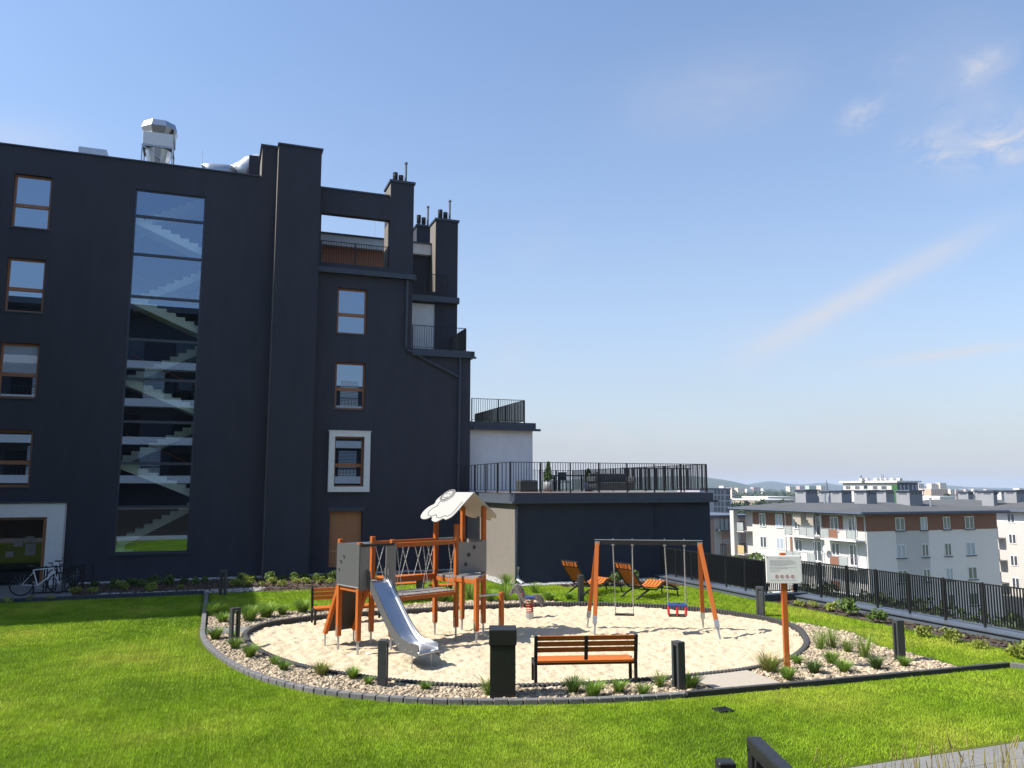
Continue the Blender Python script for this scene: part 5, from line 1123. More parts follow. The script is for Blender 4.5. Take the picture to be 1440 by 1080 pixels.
# ------------------------------------------------------------------ close by the camera: gate rail, post, dry grass
gp = PD(1060, 1046, 1.62); gq = PD(1150, 1084, 1.30); gt = thing('metal_gate', 'dark metal gate leaf at the terrace edge close to the camera', 'gate', (gp.x, gp.y, 1.9))
d = (gq - gp); d.z = 0; d.normalize(); gq = gp + d * 1.0
b = MB(); b.bar(gp - d * .0, gq, .03, .03); b.bar(gp + d * .012 - Zv * (gp.z - 1.95), gp + d * .012, .03, .024, up=d); b.bar(gq - d * .015 - Zv * (gq.z - 1.95), gq - d * .015, .03, .03, up=d); b.bar(gp - Zv * (gp.z - 1.98), gq - Zv * (gp.z - 1.98), .03, .03); b.build('frame', M['dark_metal'], gt, bevel=.003)
b = MB()
for k in range(10): q = gp + d * (.07 + k * .095); b.bar(q - Zv * (gp.z - 1.98), q - Zv * .01, .012, .04, up=d.cross(Zv))
b.build('slats', M['dark_metal'], gt)
gpp = PD(1020, 1069, 1.66); b = MB(); b.cbox((gpp.x, gpp.y, (1.9 + gpp.z) / 2), (.036, .036, gpp.z - 1.9), YAW); go = b.build('gate_post', M['dark_metal'], bevel=.003); tag(go, 'short square black gate post at the bottom edge beside the gate', 'post')
# ------------------------------------------------------------------ plants
def tuft_mesh(seed, n, h, spread, wd, straw=0.0, droop=0.5):
    r = np.random.default_rng(seed); a = r.uniform(0, 6.28, n); rb = r.uniform(0, .06, n) * spread / .2; hh = h * r.uniform(.55, 1.05, n); out = spread * r.uniform(.1, 1.0, n) ** .8; w = wd * r.uniform(.7, 1.3, n)
    ca, sa = np.cos(a), np.sin(a); V = np.zeros((n, 7, 3)); 
    for k, t in enumerate((0, .4, .75)):
        rad = rb + out * t ** 1.6; z = hh * (t - droop * .35 * t ** 3); ww = w * (1 - .35 * t) / 2
        V[:, 2 * k] = np.stack([ca * rad - sa * ww, sa * rad + ca * ww, z], 1); V[:, 2 * k + 1] = np.stack([ca * rad + sa * ww, sa * rad - ca * ww, z], 1)
    rad = rb + out; V[:, 6] = np.stack([ca * rad, sa * rad, hh * (1 - droop * .35)], 1)
    f = []; 
    for i in range(n): o = i * 7; f += [(o, o + 1, o + 3, o + 2), (o + 2, o + 3, o + 5, o + 4), (o + 4, o + 5, o + 6, o + 6)]
    return V.reshape(-1, 3), [q[:3] if q[2] == q[3] else q for q in f]
def mesh_from(name, v, f, m):
    me = bpy.data.meshes.new(name); me.from_pydata([tuple(p) for p in v], [], f); me.materials.append(m); return me
KT = {'d': mesh_from('grass_tuft', *tuft_mesh(1, 240, .27, .19, .009), M['tuft']), 't': mesh_from('grass_tuft', *tuft_mesh(2, 130, .5, .3, .009, droop=.6), M['tuft']), 'k': mesh_from('grass_tuft', *tuft_mesh(3, 240, .27, .17, .009), M['tuft_dark']),
      's': mesh_from('grass_tuft', *tuft_mesh(4, 160, .36, .3, .007), M['tuft_straw']), 'm': mesh_from('grass_tuft', *tuft_mesh(5, 170, .2, .16, .009), M['tuft']), 'x': mesh_from('grass_tuft', *tuft_mesh(6, 95, .85, .42, .009, droop=.7), M['tuft'])}
KM = mesh_from('straw', *tuft_mesh(8, 40, .42, .3, .006), M['tuft_straw'])
TUFTS = [(303, 900, 'd', 1.2, 'full grass tuft just below the paved strip at the left kerb'), (328, 898, 'm', 1.0, 'small grass tuft hidden behind the open-framed bollard lamp'), (331, 913, 'd', 1.0, 'grass tuft growing at the foot of the open-framed bollard lamp'), (352, 925, 'd', 1.15, 'bushy tuft in the pebbles where the left kerb starts to curve'),
 (386, 935, 'm', .95, 'small tuft in pebbles, next one after the bushy tuft on the curve'), (399, 943, 'm', 1.05, 'small tuft pressed against the kerb below the left climbing wall'), (452, 950, 's', .8, 'straw-tipped tuft between kerb and sand left of the slide'), (453, 950, 'd', .85, 'green base of the straw-tipped tuft left of the slide'), (496, 955, 'd', .9, 'green tuft in pebbles between the slide bollard and the straw-tipped tuft'), (518, 963, 'm', .8, 'tiny tuft just left of the bollard in front of the slide'),
 (598, 971, 'm', .85, 'lone small tuft halfway between the slide bollard and the black bin'), (688, 979, 't', .75, 'upright dark-green tuft touching the left side of the black bin'), (806, 975, 'k', 1.15, 'dark tuft under the left half of the front bench'), (834, 981, 'd', 1.15, 'light-green broad tuft in front of the middle of the front bench'), (870, 975, 'm', 1.2, 'small tuft below the right half of the front bench'), (905, 979, 'm', 1.1, 'small tuft by the kerb below the right end of the front bench'),
 (928, 967, 't', .62, 'wispy tuft just left of the dark bollard by the light slab'), (972, 969, 'd', 1.1, 'round green tuft just right of the dark bollard by the light slab'), (300, 866, 'd', 1.25, 'tall tuft behind the paved strip, closest to the left kerb'), (313, 876, 'm', 1.2, 'low tuft at the far edge of the paved strip'), (351, 874, 'd', 1.4, 'big tuft in gravel behind the left end of the sand'), (374, 869, 'd', 1.4, 'big tuft behind the edging, second of the pair left of the back bench'),
 (397, 865, 'd', .95, 'medium tuft in gravel between the big pair and the back bench'), (425, 862, 'd', 1.2, 'full tuft directly left of the back bench'), (622, 847, 'd', 1.1, 'tuft behind the edging seen under the bridge deck'), (638, 848, 'm', 1.1, 'small tuft behind the edging beside a tower post'), (661, 843, 'x', .95, 'tall reed-like clump seen between the roofed tower posts'), (688, 846, 'd', 1.2, 'tuft behind the edging between the orange posts of the step'),
 (711, 845, 'x', .85, 'tall clump behind the short orange post at the pull-up bar'), (712, 823, 't', 1.1, 'tall grass clump at the corner of the beige wall'), (752, 834, 't', .85, 'upright clump on the lawn above the back of the spring rider'), (773, 845, 'm', 1.3, 'low tuft in gravel just right of the spring rider'), (800, 843, 'm', 1.0, 'low tuft in gravel left of the lounger bollard'),
 (1082, 945, 's', 1.15, 'straw-coloured spreading tuft left of the rules sign post'), (1084, 946, 'd', 1.1, 'green heart of the straw-coloured tuft by the rules sign'), (1108, 957, 'd', 1.0, 'fresh green tuft in front of the rules sign post'), (1145, 948, 'k', 1.25, 'dark upright tuft right of the rules sign post'), (1121, 934, 'm', 1.0, 'low tuft close behind the rules sign post'), (1170, 934, 'd', 1.2, 'green tuft in the middle of the right gravel bed'), (1187, 946, 'd', 1.15, 'broad tuft near the straight kerb in the right gravel bed'),
 (1154, 914, 'x', .8, 'tall loose clump at the back of the right gravel bed, nearer the sand'), (1170, 912, 'x', .85, 'tall loose clump at the back of the right gravel bed, second from the sand'), (1192, 918, 't', .8, 'thin upright tuft at the back of the right gravel bed'), (1216, 926, 'x', .95, 'tall arching clump near the far end of the right gravel bed'), (1232, 942, 'k', 1.3, 'dark dense tuft near the bollard at the fence end'), (1272, 938, 'd', .95, 'green tuft at the foot of the bollard at the fence end')]
rt_ = random.Random(5)
for x, y, k, s, lb in TUFTS:
    p = G(x, y); o = bpy.data.objects.new('grass_tuft', KT[k]); col.objects.link(o); o.location = (p.x, p.y, .005); o.rotation_euler = (0, 0, rt_.uniform(0, 6.28)); g_ = 1.25 if 842 < y < 880 else (.86 if x > 1140 else 1.0); o.scale = (s * 1.3 * g_, s * 1.3 * g_, s * 1.08 * g_); tag(o, lb, 'grass tuft', 'ornamental grass tufts round the playground')
    if k in 'xt' or k == 's':
        c = bpy.data.objects.new('seed_stalks', KM); col.objects.link(c); c.parent = o; c.scale = (.9, .9, 1.1)
def blob(r, n, cx, rx, ry, rz, z0):
    a = r.uniform(0, 6.28, n); u = r.uniform(-1, 1, n); q = np.sqrt(1 - u * u); k = r.uniform(.35, 1, n) ** .5; return np.stack([np.cos(a) * q * k * rx, np.sin(a) * q * k * ry, z0 + (u * k + 1) * rz], 1)
def shrub_mesh(name, seed, n, r_, h, lf, m, up=.4):
    rg = np.random.default_rng(seed); parts = []
    for k in range(6):
        a = rg.uniform(0, 6.28); d = rg.uniform(.1, .65) * r_; p = blob(rg, n // 6, 0, r_ * .55, r_ * .55, h * .34 * rg.uniform(.6, 1.1), .02); parts.append(p + np.array([math.cos(a) * d, math.sin(a) * d, rg.uniform(0, h * .2)]))
    o = leaf_obj(name, np.concatenate(parts), lf, m, None, seed, (0, 0, 0), up); me = o.data; bpy.data.objects.remove(o); return me
SH = [shrub_mesh('shrub', 1, 200, .26, .42, .055, M['shrub']), shrub_mesh('shrub', 2, 220, .3, .36, .05, M['shrub_lime']), shrub_mesh('shrub', 3, 240, .3, .5, .055, M['shrub']), shrub_mesh('low_shrub', 4, 150, .24, .24, .04, M['shrub_lime'])]
ORD = ['first', 'second', 'third', 'fourth', 'fifth', 'sixth', 'seventh', 'eighth', 'ninth', 'tenth', 'eleventh', 'twelfth', 'thirteenth', 'fourteenth', 'fifteenth', 'sixteenth', 'seventeenth', 'eighteenth', 'nineteenth', 'twentieth']
def put(me, x, y, s, lb, grp, cat='shrub'):
    o = bpy.data.objects.new(me.name.split('.')[0], me); col.objects.link(o); o.location = (x, y, .005); o.rotation_euler = (0, 0, rt_.uniform(0, 6.28)); o.scale = (s, s, s * rt_.uniform(.85, 1.15)); return tag(o, lb, cat, grp)
for i, px in enumerate((133, 164, 183, 201, 219, 238, 258, 276, 290, 341, 357, 380, 398, 414, 430, 446, 458, 470, 497, 521)):
    y = 32.3 - .5 * (i % 2) - .1 * (i % 3); p = PY(px, 800, y); put(SH[(0, 2, 0, 2)[i % 4]], p.x, y, .62 + .4 * rt_.random(), f'{ORD[i]} green shrub counted from the bicycle rack in the rear row along the dark wall', 'shrubs in the bed along the dark wall')
for i, px in enumerate((108, 131, 174, 212, 254, 332, 347, 368, 384, 398, 417, 432, 448, 466, 488, 528)):
    y = 30.7 - .4 * (i % 2) + .25 * (i % 3); p = PY(px, 820, y); put(SH[(1, 3, 1)[i % 3]], p.x, y, .6 + .35 * rt_.random(), f'{ORD[i]} yellow-green shrub counted from the bicycle rack in the front row along the dark wall', 'yellow-green shrubs at the front of the dark wall bed')
for px, py, lb in ((42, 847, 'small yellowish plant in front of the bicycle rear wheel'), (7, 850, 'tiny plant at the kerb left of the bicycle'), (70, 846, 'small plant at the kerb in front of the bicycle rack')): p = G(px, py); put(SH[3], p.x, p.y + .15, .8, lb, 'small plants at the entrance kerb', 'plant')
for i, (px, py) in enumerate(((1124, 852), (1143, 854), (1168, 860), (1196, 866), (1231, 876), (1267, 887), (1300, 896), (1338, 903), (1378, 912), (1434, 926))):
    p = PX(px, py, 16.75 + .1 * (i % 2)); p = G(px, py); put(SH[(3, 3, 1, 0, 0, 3, 1, 1, 3, 1)[i]], p.x, p.y, (.8, .8, .8, 1.3, 1.0, .7, .8, .9, .8, 1.1)[i], f'{ORD[i]} small shrub along the near fence, counted from behind the rules sign', 'shrubs in the bark strip under the fence')
for px, py, s, lb in ((866, 822, 1.0, 'green shrub by the dark low wall between the two loungers'), (889, 821, 1.2, 'green shrub by the dark low wall behind the lounger nearer the fence'), (915, 826, .8, 'little shrub in bark where the dark low wall meets the fence'), (850, 824, .7, 'little shrub by the dark low wall behind the lounger beside the bollard')): p = G(px, py); put(SH[2], p.x, p.y, s, lb, 'shrubs at the foot of the dark low wall')

# dry seed-head grass at the terrace edge, close to the camera
rg = np.random.default_rng(12); vs = []; fs = []; b = MB()
for i in range(120):
    px = 1140 + 320 * rg.random() ** .7; d0 = rg.uniform(2.35, 2.85); top = PD(px, rg.uniform(1042, 1096) - (14 if px > 1300 else 0), d0); h = top.z - 1.9; base = Vector((top.x + rg.normal() * .13, top.y + rg.normal() * .13, 1.9)); mid_ = base.lerp(top, .6) + Vector((rg.normal() * .012, rg.normal() * .012, .02))
    b.path([base, mid_, top], .0008, 3); dd = (top - mid_).normalized()
    if rg.random() < .6: b.tube(top - dd * .045, top, .0028, 5, .0007)
    for k in range(2):
        a = base.lerp(top, rg.uniform(.2, .7)); e = a + Vector((rg.normal() * .05, rg.normal() * .05, .1)); s_ = Vector((-(e - a).y, (e - a).x, 0)).normalized() * .0025; b.add([a - s_, a + s_, e], [(0, 1, 2)])
dg = b.build('dry_grass', M['tuft_straw']); dg['kind'] = 'stuff'; dg['label'] = 'dry seed-head grass at the terrace edge'

# ------------------------------------------------------------------ bushes and trees on the slope beyond the fence
def tree(name, label, cat, x, y, z, h, r, seed, m, n=900, lf=.16, group=None, low=.3):
    t = thing(name, label, cat, (x, y, z), 0, group); rg = np.random.default_rng(seed); b = MB()
    b.tube((x, y, z), (x + rg.normal() * .1, y, z + h * .55), r * .08, 8, r * .04)
    cs = []
    for k in range(14):
        a = rg.uniform(0, 6.28); q = rg.uniform(.1, .75) * r; zz = z + h * rg.uniform(low, .88); c = np.array([x + math.cos(a) * q, y + math.sin(a) * q, zz]); b.tube((x, y, z + h * low * .8), tuple(c), r * .03, 5, r * .01); k_ = r * rg.uniform(.25, .45)
        u = rg.normal(size=(n // 14, 3)); u /= np.linalg.norm(u, axis=1)[:, None]; cs.append(c + u * (k_ * rg.uniform(.4, 1, (n // 14, 1)) ** .5) * np.array([1, 1, .8]))
    b.build('trunk', M['bark'], t); leaf_obj('crown', np.concatenate(cs), lf, m, t, seed); return t
SLN = [(1012, 776, 24, .9, 'yellow-green bush top above the fence nearest the dark wing'), (1030, 778, 26, .8, 'yellow-green bush above the fence beside the beige flats'), (1048, 774, 25, .9, 'light bush above the fence below the white fin wall'), (1068, 768, 24, 1.1, 'loose young tree above the fence left of the rules sign')]
def slope_z(x): t = min(max((x - 17.9) / 24, 0), 1); return -1.6 - 11.2 * t * t * (3 - 2 * t)
for i, (px, py, Xd, r_, lb) in enumerate(SLN):
    p = PX(px, py, Xd); z = slope_z(Xd) - .2; tree('young_tree', lb, 'tree', p.x, p.y, z, p.z - z + .25, r_, 20 + i, M['shrub'], 700, .09, 'bushes rising over the far fence', .45)
for i, (px, py, Xd, r_) in enumerate(((1145, 822, 22, 1.3), (1180, 818, 23, 1.5), (1215, 838, 21.5, 1.1), (1243, 840, 22.5, 1.4), (1275, 846, 21.5, 1.2), (1300, 848, 23, 1.5), (1330, 858, 21.5, 1.2), (1362, 862, 22.5, 1.4), (1392, 868, 21.5, 1.3), (1425, 872, 22.5, 1.4), (1460, 880, 21.5, 1.3), (960, 800, 22, 1.2), (1000, 806, 22, 1.2))):
    p = PX(px, py, Xd); z = slope_z(Xd) - .2; side = 'far' if i > 10 else 'near'; n_ = i - 11 if i > 10 else i
    tree('bush', f'{ORD[n_]} dark bush seen through the {side} fence, counted from its end by the ' + ('dark wing' if i > 10 else 'fence corner'), 'bush', p.x, p.y, z, max(p.z - z + .2, .8), r_, 50 + i, M['foliage'], 800, .11, 'bushes on the slope behind the fence', .1)
# ------------------------------------------------------------------ neighbouring apartment blocks
def win_x(par, y0, y1, z0, z1, x, frame, gl):      # window on a wall facing -X
    f = MB(); t = .09; a = x - .03; c = x + .03; f.box(a, c, y0, y0 + t, z0, z1); f.box(a, c, y1 - t, y1, z0, z1); f.box(a, c, y0 + t, y1 - t, z1 - t, z1); f.box(a, c, y0 + t, y1 - t, z0, z0 + t); m = (y0 + y1) / 2; f.box(a - .01, c, m - .06, m + .06, z0 + t, z1 - t)
    w = f.build('window', frame, par); MB().box(x - .012, x + .01, y0 + t, y1 - t, z0 + t, z1 - t).build('pane', gl, w); return w
def win_y(par, x0, x1, z0, z1, y, frame, gl, sill=True):      # window on a wall facing -Y
    f = MB(); t = .09; a = y - .03; c = y + .03; f.box(x0, x0 + t, a, c, z0, z1); f.box(x1 - t, x1, a, c, z0, z1); f.box(x0 + t, x1 - t, a, c, z1 - t, z1); f.box(x0 + t, x1 - t, a, c, z0, z0 + t); m = (x0 + x1) / 2; f.box(m - .06, m + .06, a - .01, c, z0 + t, z1 - t)
    w = f.build('window', frame, par); MB().box(x0 + t, x1 - t, y - .012, y + .01, z0 + t, z1 - t).build('pane', gl, w)
    if sill: MB().box(x0 - .1, x1 + .1, y - .14, y - .031, z0 - .12, z0 - .02).build('sill', M['b_slate'], w)
    return w
def chimney_block(par, cx, cy, z0, w, d, h, m1, m2):
    b = MB(); b.box(cx - w / 2, cx + w / 2, cy - d / 2, cy + d / 2, z0, z0 + h); o = b.build('chimney', m1, par); MB().box(cx - w / 2 - .2, cx + w / 2 + .2, cy - d / 2 - .2, cy + d / 2 + .2, z0 + h, z0 + h + .12).build('cap', M['b_slate'], o)
    b = MB()
    for k in range(3): b.box(cx - w * .35 + k * w * .28, cx - w * .35 + k * w * .28 + .35, cy - d / 2 - .02, cy - d / 2, z0 + h - .4, z0 + h - .15)
    b.box(cx - w / 2 - .02, cx - w / 2, cy - d * .3, cy + d * .3, z0 + h - .4, z0 + h - .15); b.build('vent', M['t_window'], o); return o

C = PD(1217, 724, 88); Cx, Cy, zE = C.x, C.y, C.z; yN = PX(1057, 712, Cx).y; xN = PY(1400, 720, Cy).x
blk = thing('apartment_block', 'white and grey four-storey apartment block with brown top storey and flat dark roof', 'building', ((Cx + xN) / 2, (Cy + yN) / 2, -13.5))
def lx(px, py): return PX(px, py, Cx)
def ly(px, py): return PY(px, py, Cy)
zb = ly(1240, 747).z
MB().box(Cx, xN, Cy + .02, yN, -14, zE).build('wall', M['b_white'], blk)
x_a, x_b = ly(1260, 760).x, ly(1306, 760).x
b = MB(); b.box(Cx + .02, x_a, Cy - .02, Cy + .02, -14, zb); b.box(x_b, xN - .02, Cy - .02, Cy + .02, -14, zb); b.build('wall', M['b_grey'], blk)
MB().box(x_a, x_b, Cy - .018, Cy + .02, -14, zb).build('wall', M['b_grey_dark'], blk)
b = MB(); b.box(Cx - .05, xN, Cy - .07, Cy + .02, zb, zE); b.build('wall', M['b_brown'], blk)
hS = (783 - 745) / 1139 * 88 * 1.0
rows = [(ly(1300, 745).z, ly(1300, 727).z), (ly(1300, 783).z, ly(1300, 764.5).z), (ly(1300, 818).z, ly(1300, 800).z)]
rows.append((rows[2][0] - 2.9, rows[2][1] - 2.9))
for r, (z0, z1) in enumerate(rows):
    for i, (a, c) in enumerate(((1259, 1272), (1294.5, 1304), (1326.5, 1336), (1357, 1369.5))): win_y(blk, ly(a, 750).x, ly(c, 750).x, z0, z1, Cy - (.08 if r == 0 else .03), M['white_metal'], M['glass_curtain'] if (r + i) % 3 == 1 else M['glass_far'])
# sunny side facing left: brown cladding fields, windows, balconies
zr = [(lx(1150, 747).z + 0, 0)]
def fld(a, c, z0, z1, m, th=.03): MB().box(Cx - th, Cx, lx(c, 750).y, lx(a, 750).y, z0, z1).build('cladding', m, blk)
zb2 = zb
fld(1059.5, 1110, zb2, zE - .25, M['b_brown'], .04); fld(1157, 1186, zb2, zE - .25, M['b_brown'], .04); fld(1111, 1114, -14, zE - .25, M['b_brown'], .06); fld(1205, 1215.5, zb2, zE - .25, M['b_brown'], .04)
for r, (z0, z1) in enumerate(rows):
    for a, c in ((1069, 1078), (1092, 1102), (1169, 1180), (1118, 1128)): win_x(blk, lx(c, 750).y, lx(a, 750).y, z0 - (.3 if r == 0 else 0), z1, Cx - (.07 if r == 0 else .03), M['white_metal'], M['glass_curtain'] if a == 1092 else M['glass_far'])
    for a, c in ((1143, 1155), (1194, 1206)): win_x(blk, lx(c, 750).y, lx(a, 750).y, z0 - .9, z1, Cx - .06, M['white_metal'], M['glass_far'])
for r, (z0, z1) in enumerate(rows[:3]):
    for q, (a, c) in enumerate(((1116, 1157), (1166, 1216))):
        y0, y1 = lx(c, 750).y, lx(a, 750).y; zs_ = z0 - 1.02; bal = MB().box(Cx - 1.3, Cx - .01, y0, y1, zs_ - .16, zs_).build('balcony', M['white_render'], blk)
        k = max(3, int((y1 - y0) / 1.1)); b = MB()
        for i in range(k + 1): yy = y0 + (y1 - y0) * i / k; b.box(Cx - 1.29, Cx - 1.24, yy - .025, yy + .025, zs_, zs_ + 1.1)
        b.box(Cx - 1.29, Cx - 1.24, y0, y1, zs_ + 1.1, zs_ + 1.15); b.build('balcony_rail', M['galv'], bal)
        for i in range(k):
            m = M['b_brown'] if (q == 1 and i == k // 2) else M['frosted_balcony']
            if (i + r + q) % 3 == 2 and m != M['b_brown']: continue
            MB().box(Cx - 1.275, Cx - 1.255, y0 + (y1 - y0) * i / k + .06, y0 + (y1 - y0) * (i + 1) / k - .06, zs_ + .12, zs_ + 1.05).build('rail_panel', m, bal)
        for yy in (y0 + .04, y1 - .1): MB().box(Cx - 1.25, Cx - 1.19, yy, yy + .06, zs_, zs_ + 2.75).build('balcony_post', M['galv'], bal)
for a, c in ((1126, 1137), (1145, 1154)):
    y0, y1 = lx(c, 735).y, lx(a, 735).y; n = 8; vs = []
    b = MB(); z0, z1 = rows[0][1] + .5, rows[0][0] + .2
    for i in range(n): ya, yb_ = y0 + (y1 - y0) * i / n, y0 + (y1 - y0) * (i + 1) / n; sg1 = .12 * ((i % 2) * 2 - 1); lo = z1 + .9 * (i / n) ** 2; b.hexa([(Cx - 1.0 + sg1, ya, lo), (Cx - .96 + sg1, ya, lo), (Cx - .96 - sg1, yb_, lo + .05), (Cx - 1.0 - sg1, yb_, lo + .05), (Cx - 1.0 + sg1, ya, z0), (Cx - .96 + sg1, ya, z0), (Cx - .96 - sg1, yb_, z0), (Cx - 1.0 - sg1, yb_, z0)])
    b.build('balcony_curtain', M['awning'], blk)
q = lx(1165, 772); b = MB(); b.tube((Cx - .5, q.y, q.z), (Cx - .42, q.y, q.z), .42, 16, .3); b.build('satellite_dish', M['b_grey_dark'], blk)
# fin wall and corner balconies at the far end
p = lx(1046, 740); p2 = lx(1038, 740); MB().box(Cx - 1.6, Cx - .9, p.y, p.y + .8, -14, zE - .1).build('fin_wall', M['b_white'], blk)
for r in range(3):
    y0 = lx(1056, 740).y; z_ = rows[r][0] - 1.0; bal = MB().box(Cx - 1.2, Cx + 2, y0, p.y - .02, z_ - .15, z_).build('balcony', M['b_cream'], blk); MB().box(Cx - 1.18, Cx - 1.12, y0 + .1, p.y - .1, z_ + .06, z_ + 1.1).build('rail_panel', M['amber_panel'] if r else M['frosted_balcony'], bal)
b = MB(); b.box(Cx + .3, Cx + 6, yN, p.y, -14, zE - .3); b.build('wall', M['b_cream'], blk)
# low hip roof with broad eaves
ov = 1.0; yE_ = p.y + 1.2; x0, x1, y0, y1 = Cx - 1.5, xN + ov, Cy - ov, yE_
b = MB(); b.box(x0, x1, y0, y1, zE + .02, zE + .32); b.box(x0 - .12, x0 - .001, y0, y1, zE + .12, zE + .28); b.box(x0, x1, y0 - .12, y0 - .001, zE + .12, zE + .28); rf = b.build('roof', M['b_slate'], blk)
zt1 = zE + .33; rx0, rx1, ry0, ry1 = x0 + 5, x1 - 5, y0 + 6, y1 - 6; ridge = .7
b = MB(); b.add([(x0 + .1, y0 + .1, zt1), (x1 - .1, y0 + .1, zt1), (x1 - .1, y1 - .1, zt1), (x0 + .1, y1 - .1, zt1), (rx0, ry0, zt1 + ridge), (rx1, ry0, zt1 + ridge), (rx1, ry1, zt1 + ridge), (rx0, ry1, zt1 + ridge)], [(0, 1, 5, 4), (1, 2, 6, 5), (2, 3, 7, 6), (3, 0, 4, 7), (4, 5, 6, 7)]); b.build('felt', M['roof_felt'], rf)
def chim(px0, px1, pyb, pyt, d, m=M['b_chimney'], par=rf, dep=2.6):
    a, c = PD(px0, pyb, d), PD(px1, pyb, d); h = PD(px0, pyt, d).z - a.z; cx = (a.x + c.x) / 2; cy = (a.y + c.y) / 2; w = abs(c.x - a.x) * .72; chimney_block(par, cx, cy, a.z - 1.2, max(w, .7), dep, h + 1.2, m, None)
for a in ((1119, 1150, 706, 689.5, 104), (1158, 1166, 703, 691, 112), (1170, 1196, 704, 690.5, 104), (1204, 1231, 708, 690.5, 97), (1233, 1255, 703, 690, 109), (1262, 1297, 711, 690.5, 96)): chim(*a, dep=2.0)
b = MB()
for px, py, d, h in ((1160, 705, 100, .9), (1226, 703, 103, .8), (1229, 702, 103, 1.1), (1309, 713, 95, 1.1), (1165, 706, 99, .7)): q = PD(px, py, d); b.tube((q.x, q.y, q.z - .8), (q.x, q.y, q.z + h), .13, 8)
b.build('vent_pipe', M['galv'], rf); q = PD(1224, 700, 96); b = MB(); b.path([q + Vector((0, 0, .8)), q + Vector((-.3, 0, -.6)), q + Vector((.2, -1, -1.6)), q + Vector((.6, -1.4, -2.2))], .03, 5); b.build('cable', M['t_window'], rf)

# second block to the right, behind
p = PD(1420, 740, 104); X2, Y2 = p.x, p.y; zE2 = PX(1420, 719, X2).z
bl2 = thing('apartment_block', 'pale apartment block at the right edge with grey top storey and small windows', 'building', (X2 + 8, Y2, -13.5))
zg = PX(1420, 734, X2).z; MB().box(X2, X2 + 16, Y2 - 16, Y2 + 22, -14, zg).build('wall', M['b_cream'], bl2); MB().box(X2, X2 + 16, Y2 - 16, Y2 + 22, zg, zE2).build('wall', M['b_grey'], bl2)
b = MB(); b.box(X2 - 1, X2 + 17, Y2 - 17, Y2 + 23, zE2, zE2 + .35); r2 = b.build('roof', M['b_slate'], bl2); b = MB(); za = zE2 + .36; b.add([(X2 - .9, Y2 - 16.9, za), (X2 + 16.9, Y2 - 16.9, za), (X2 + 16.9, Y2 + 22.9, za), (X2 - .9, Y2 + 22.9, za), (X2 + 5, Y2 - 10, za + .9), (X2 + 11, Y2 - 10, za + .9), (X2 + 11, Y2 + 16, za + .9), (X2 + 5, Y2 + 16, za + .9)], [(0, 1, 5, 4), (1, 2, 6, 5), (2, 3, 7, 6), (3, 0, 4, 7), (4, 5, 6, 7)]); b.build('felt', M['roof_felt'], r2)
for r, (a, c) in enumerate(((735, 721.5), (764.5, 750.5), (795.5, 780.5), (826.5, 811.5))):
    z0, z1 = PX(1422, a, X2).z, PX(1422, c, X2).z
    for q, (s, e) in enumerate(((1417.5, 1428), (1449, 1462), (1384, 1392))): win_x(bl2, PX(e, 740, X2).y, PX(s, 740, X2).y, z0, z1, X2 - .03, M['white_metal'], M['glass_far'])
    if r:
        y0, y1 = PX(1411, 740, X2).y, PX(1402, 740, X2).y; z_ = PX(1405, a - 9, X2).z; bal = MB().box(X2 - 1.2, X2 - .01, y0, y1, z_ - .15, z_).build('balcony', M['b_cream'], bl2); MB().box(X2 - 1.19, X2 - 1.13, y0, y1, z_ + .1, z_ + 1.3).build('rail_panel', M['frosted_balcony'], bal); b = MB(); b.box(X2 - 1.2, X2 - 1.1, y0 - .06, y0, z_, z_ + 1.4); b.box(X2 - 1.2, X2 - 1.1, y1, y1 + .06, z_, z_ + 1.4); b.build('balcony_post', M['b_slate'], bal)
for a in ((1351, 1366, 703, 692, 124), (1376, 1393, 707, 690.5, 114), (1388, 1396, 709, 691, 108), (1398, 1410, 704, 690, 120), (1415, 1440, 707, 690, 108)): chim(*a, m=M['b_chimney'] if a[0] != 1398 else M['b_white'], par=r2, dep=1.8)

# block of flats glimpsed left of the white block
p = PD(1020, 760, 118); Yb = p.y; x0, x1 = PY(985, 740, Yb).x, PY(1060, 740, Yb).x; fl = thing('beige_flats', 'beige and pink flats with balconies glimpsed between dark wing and white block', 'building', ((x0 + x1) / 2, Yb + 6, -14))
zt_f = PY(1020, 727, Yb).z; MB().box(x0, x1, Yb, Yb + 12, -14.5, zt_f).build('wall', M['b_pink'], fl); MB().box(x0 - .4, x1 + .4, Yb - .5, Yb + 12.4, zt_f, zt_f + .3).build('roof', M['b_slate'], fl)
a, c = PY(1004, 740, Yb).x, PY(1014, 740, Yb).x; MB().box(a, c, Yb - .03, Yb, -14, zt_f - .1).build('wall', M['b_cream'], fl)
a, c = PY(1030, 740, Yb).x, PY(1041, 740, Yb).x; MB().box(a, c, Yb - .03, Yb, -14, zt_f - .1).build('wall', M['b_cream'], fl)
for s, e, t, bt in ((1017, 1025, 759, 764), (1035, 1039, 748, 758)): win_y(fl, PY(s, 750, Yb).x, PY(e, 750, Yb).x, PY(1020, bt, Yb).z, PY(1020, t, Yb).z, Yb - .05, M['white_metal'], M['glass_far'], False)
